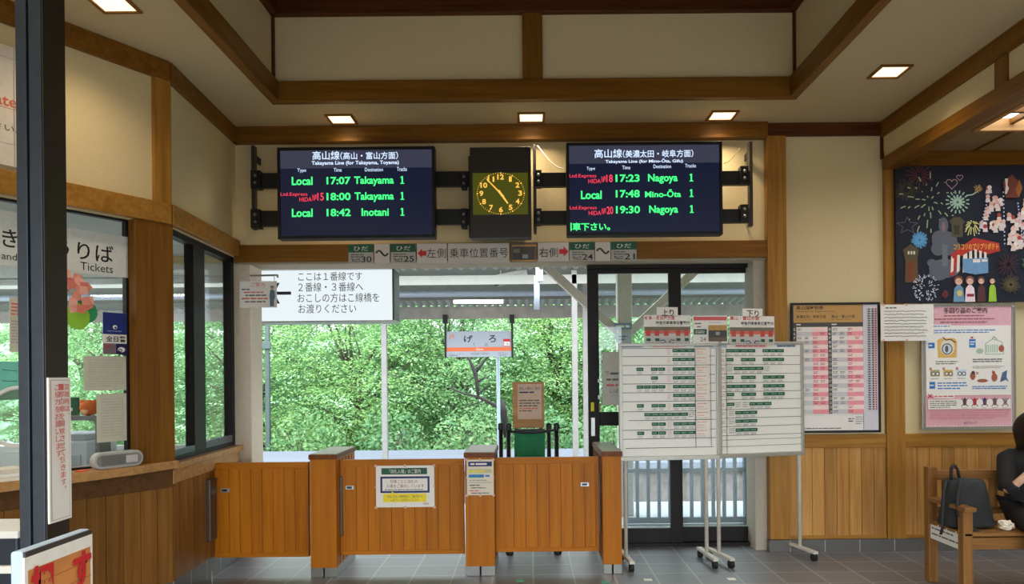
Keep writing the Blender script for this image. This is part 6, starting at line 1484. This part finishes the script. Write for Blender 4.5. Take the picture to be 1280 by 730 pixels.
for sh, el, wr, end in ((shR, elR, wrR, 0.30), (shL, elL, wrL, 0.62)):
    inn = V((PX+(sh.x-PX)*0.55, PY+0.025, 0.935))
    pts = [inn, (inn+sh)/2+V((0, 0, 0.006)), sh+V((0, 0, -0.004)), sh.lerp(el, 0.3), sh.lerp(el, 0.65), sh.lerp(el, 0.92), el.lerp(wr, 0.06), el.lerp(wr, end)]
    m.tube(pts, [0.052, 0.062, 0.066, 0.063, 0.058, 0.054, 0.052, 0.046], JK, 16, M=Matrix.Identity(4))
o = m.build('black_jacket', pe, smooth=True)
md = o.modifiers.new('fuse', 'REMESH'); md.mode = 'VOXEL'; md.voxel_size = 0.011; md.use_smooth_shade = True
md = o.modifiers.new('ease', 'SMOOTH'); md.iterations = 6; md.factor = 0.5
skin('trousers', [[(hip+V((0, 0, 0.03)), (0.15, 0.125)), (hpR, 0.105), ((hpR+knR)/2, 0.086), (knR, 0.074), ((knR+anR)/2, 0.066), (anR+V((0, 0, 0.01)), 0.058)], [0, (hpL, 0.105), ((hpL+knL)/2, 0.086), (knL, 0.074), ((knL+anL)/2, 0.066), (anL+V((0, 0, 0.01)), 0.058)]], TRO, pe)
for an, to in ((anR, toR), (anL, toL)):
    skin('shoe', [[(an+V((0, 0.03, -0.045)), (0.042, 0.045)), ((an+to)/2+V((0, 0, -0.015)), (0.045, 0.04)), (to+V((0, 0.0, -0.005)), (0.042, 0.03))]], SHOE, pe)
# hair: a chin-length bob as a shell around the skull
m = MB(); vs, fs = [], []
hc = hd1+V((0, 0.02, 0.0)); NA, NB = 30, 14
for j in range(NB+1):
    f = j/NB
    for i in range(NA):
        a = 2*math.pi*i/NA; fr_open = max(0.0, -math.sin(a))      # front of the head faces -y
        ph = f*(2.05 - 0.82*fr_open**1.5)
        r = 0.112*(1+0.03*math.sin(i*4.1)+0.02*math.sin(i*9.7+j))
        z = 0.125*math.cos(min(ph, 1.6)) - (0.13*(ph-1.6)/0.45 if ph > 1.6 else 0)
        rr_ = math.sin(min(ph, 1.6))*(1.0 if ph <= 1.6 else 1-0.25*((ph-1.6)/0.45))
        vs.append((hc.x+r*rr_*math.cos(a)*0.97, hc.y+r*1.08*rr_*math.sin(a), hc.z+z))
for j in range(NB):
    for i in range(NA): fs.append((j*NA+i, j*NA+(i+1) % NA, (j+1)*NA+(i+1) % NA, (j+1)*NA+i))
m.add(vs, fs, HAIR, Matrix.Identity(4)); o = m.build('hair', pe, smooth=True)
md = o.modifiers.new('thick', 'SOLIDIFY'); md.thickness = 0.02; md.offset = 1
md = o.modifiers.new('soft', 'SUBSURF'); md.levels = 1; md.render_levels = 1
def blob(c, rx, ry, rz, mt, nm):
    bmb = bmesh.new(); bmesh.ops.create_uvsphere(bmb, u_segments=14, v_segments=10, radius=1.0)
    inv = WM[pe.name].inverted(); cc = inv @ V(c)
    for v in bmb.verts: v.co = V((v.co.x*rx, v.co.y*ry, v.co.z*rz))+cc
    me = bpy.data.meshes.new(nm); bmb.to_mesh(me); bmb.free(); me.materials.append(mt)
    for p in me.polygons: p.use_smooth = True
    o = bpy.data.objects.new(nm, me); COL.objects.link(o); o.parent = pe; WM[o.name] = WM[pe.name].copy()
fy = hd1.y-0.078
blob((hd1.x, fy-0.006, hd1.z-0.012), 0.010, 0.014, 0.019, SKIN, 'nose')
for sx in (-1, 1):
    blob((hd1.x+sx*0.031, fy+0.008, hd1.z+0.012), 0.013, 0.009, 0.006, PAPER, 'eye')
    blob((hd1.x+sx*0.031, fy+0.0, hd1.z+0.012), 0.005, 0.004, 0.005, BLACK, 'pupil')
    blob((hd1.x+sx*0.032, fy+0.006, hd1.z+0.03), 0.017, 0.006, 0.003, HAIR, 'eyebrow')
    blob((hd1.x+sx*0.08, hd1.y+0.015, hd1.z), 0.01, 0.018, 0.028, SKIN, 'ear')
blob((hd1.x, fy+0.004, hd1.z-0.048), 0.02, 0.009, 0.006, mat('lip', (188, 104, 96), 0.5), 'mouth')
# small phone held up in the raised hand
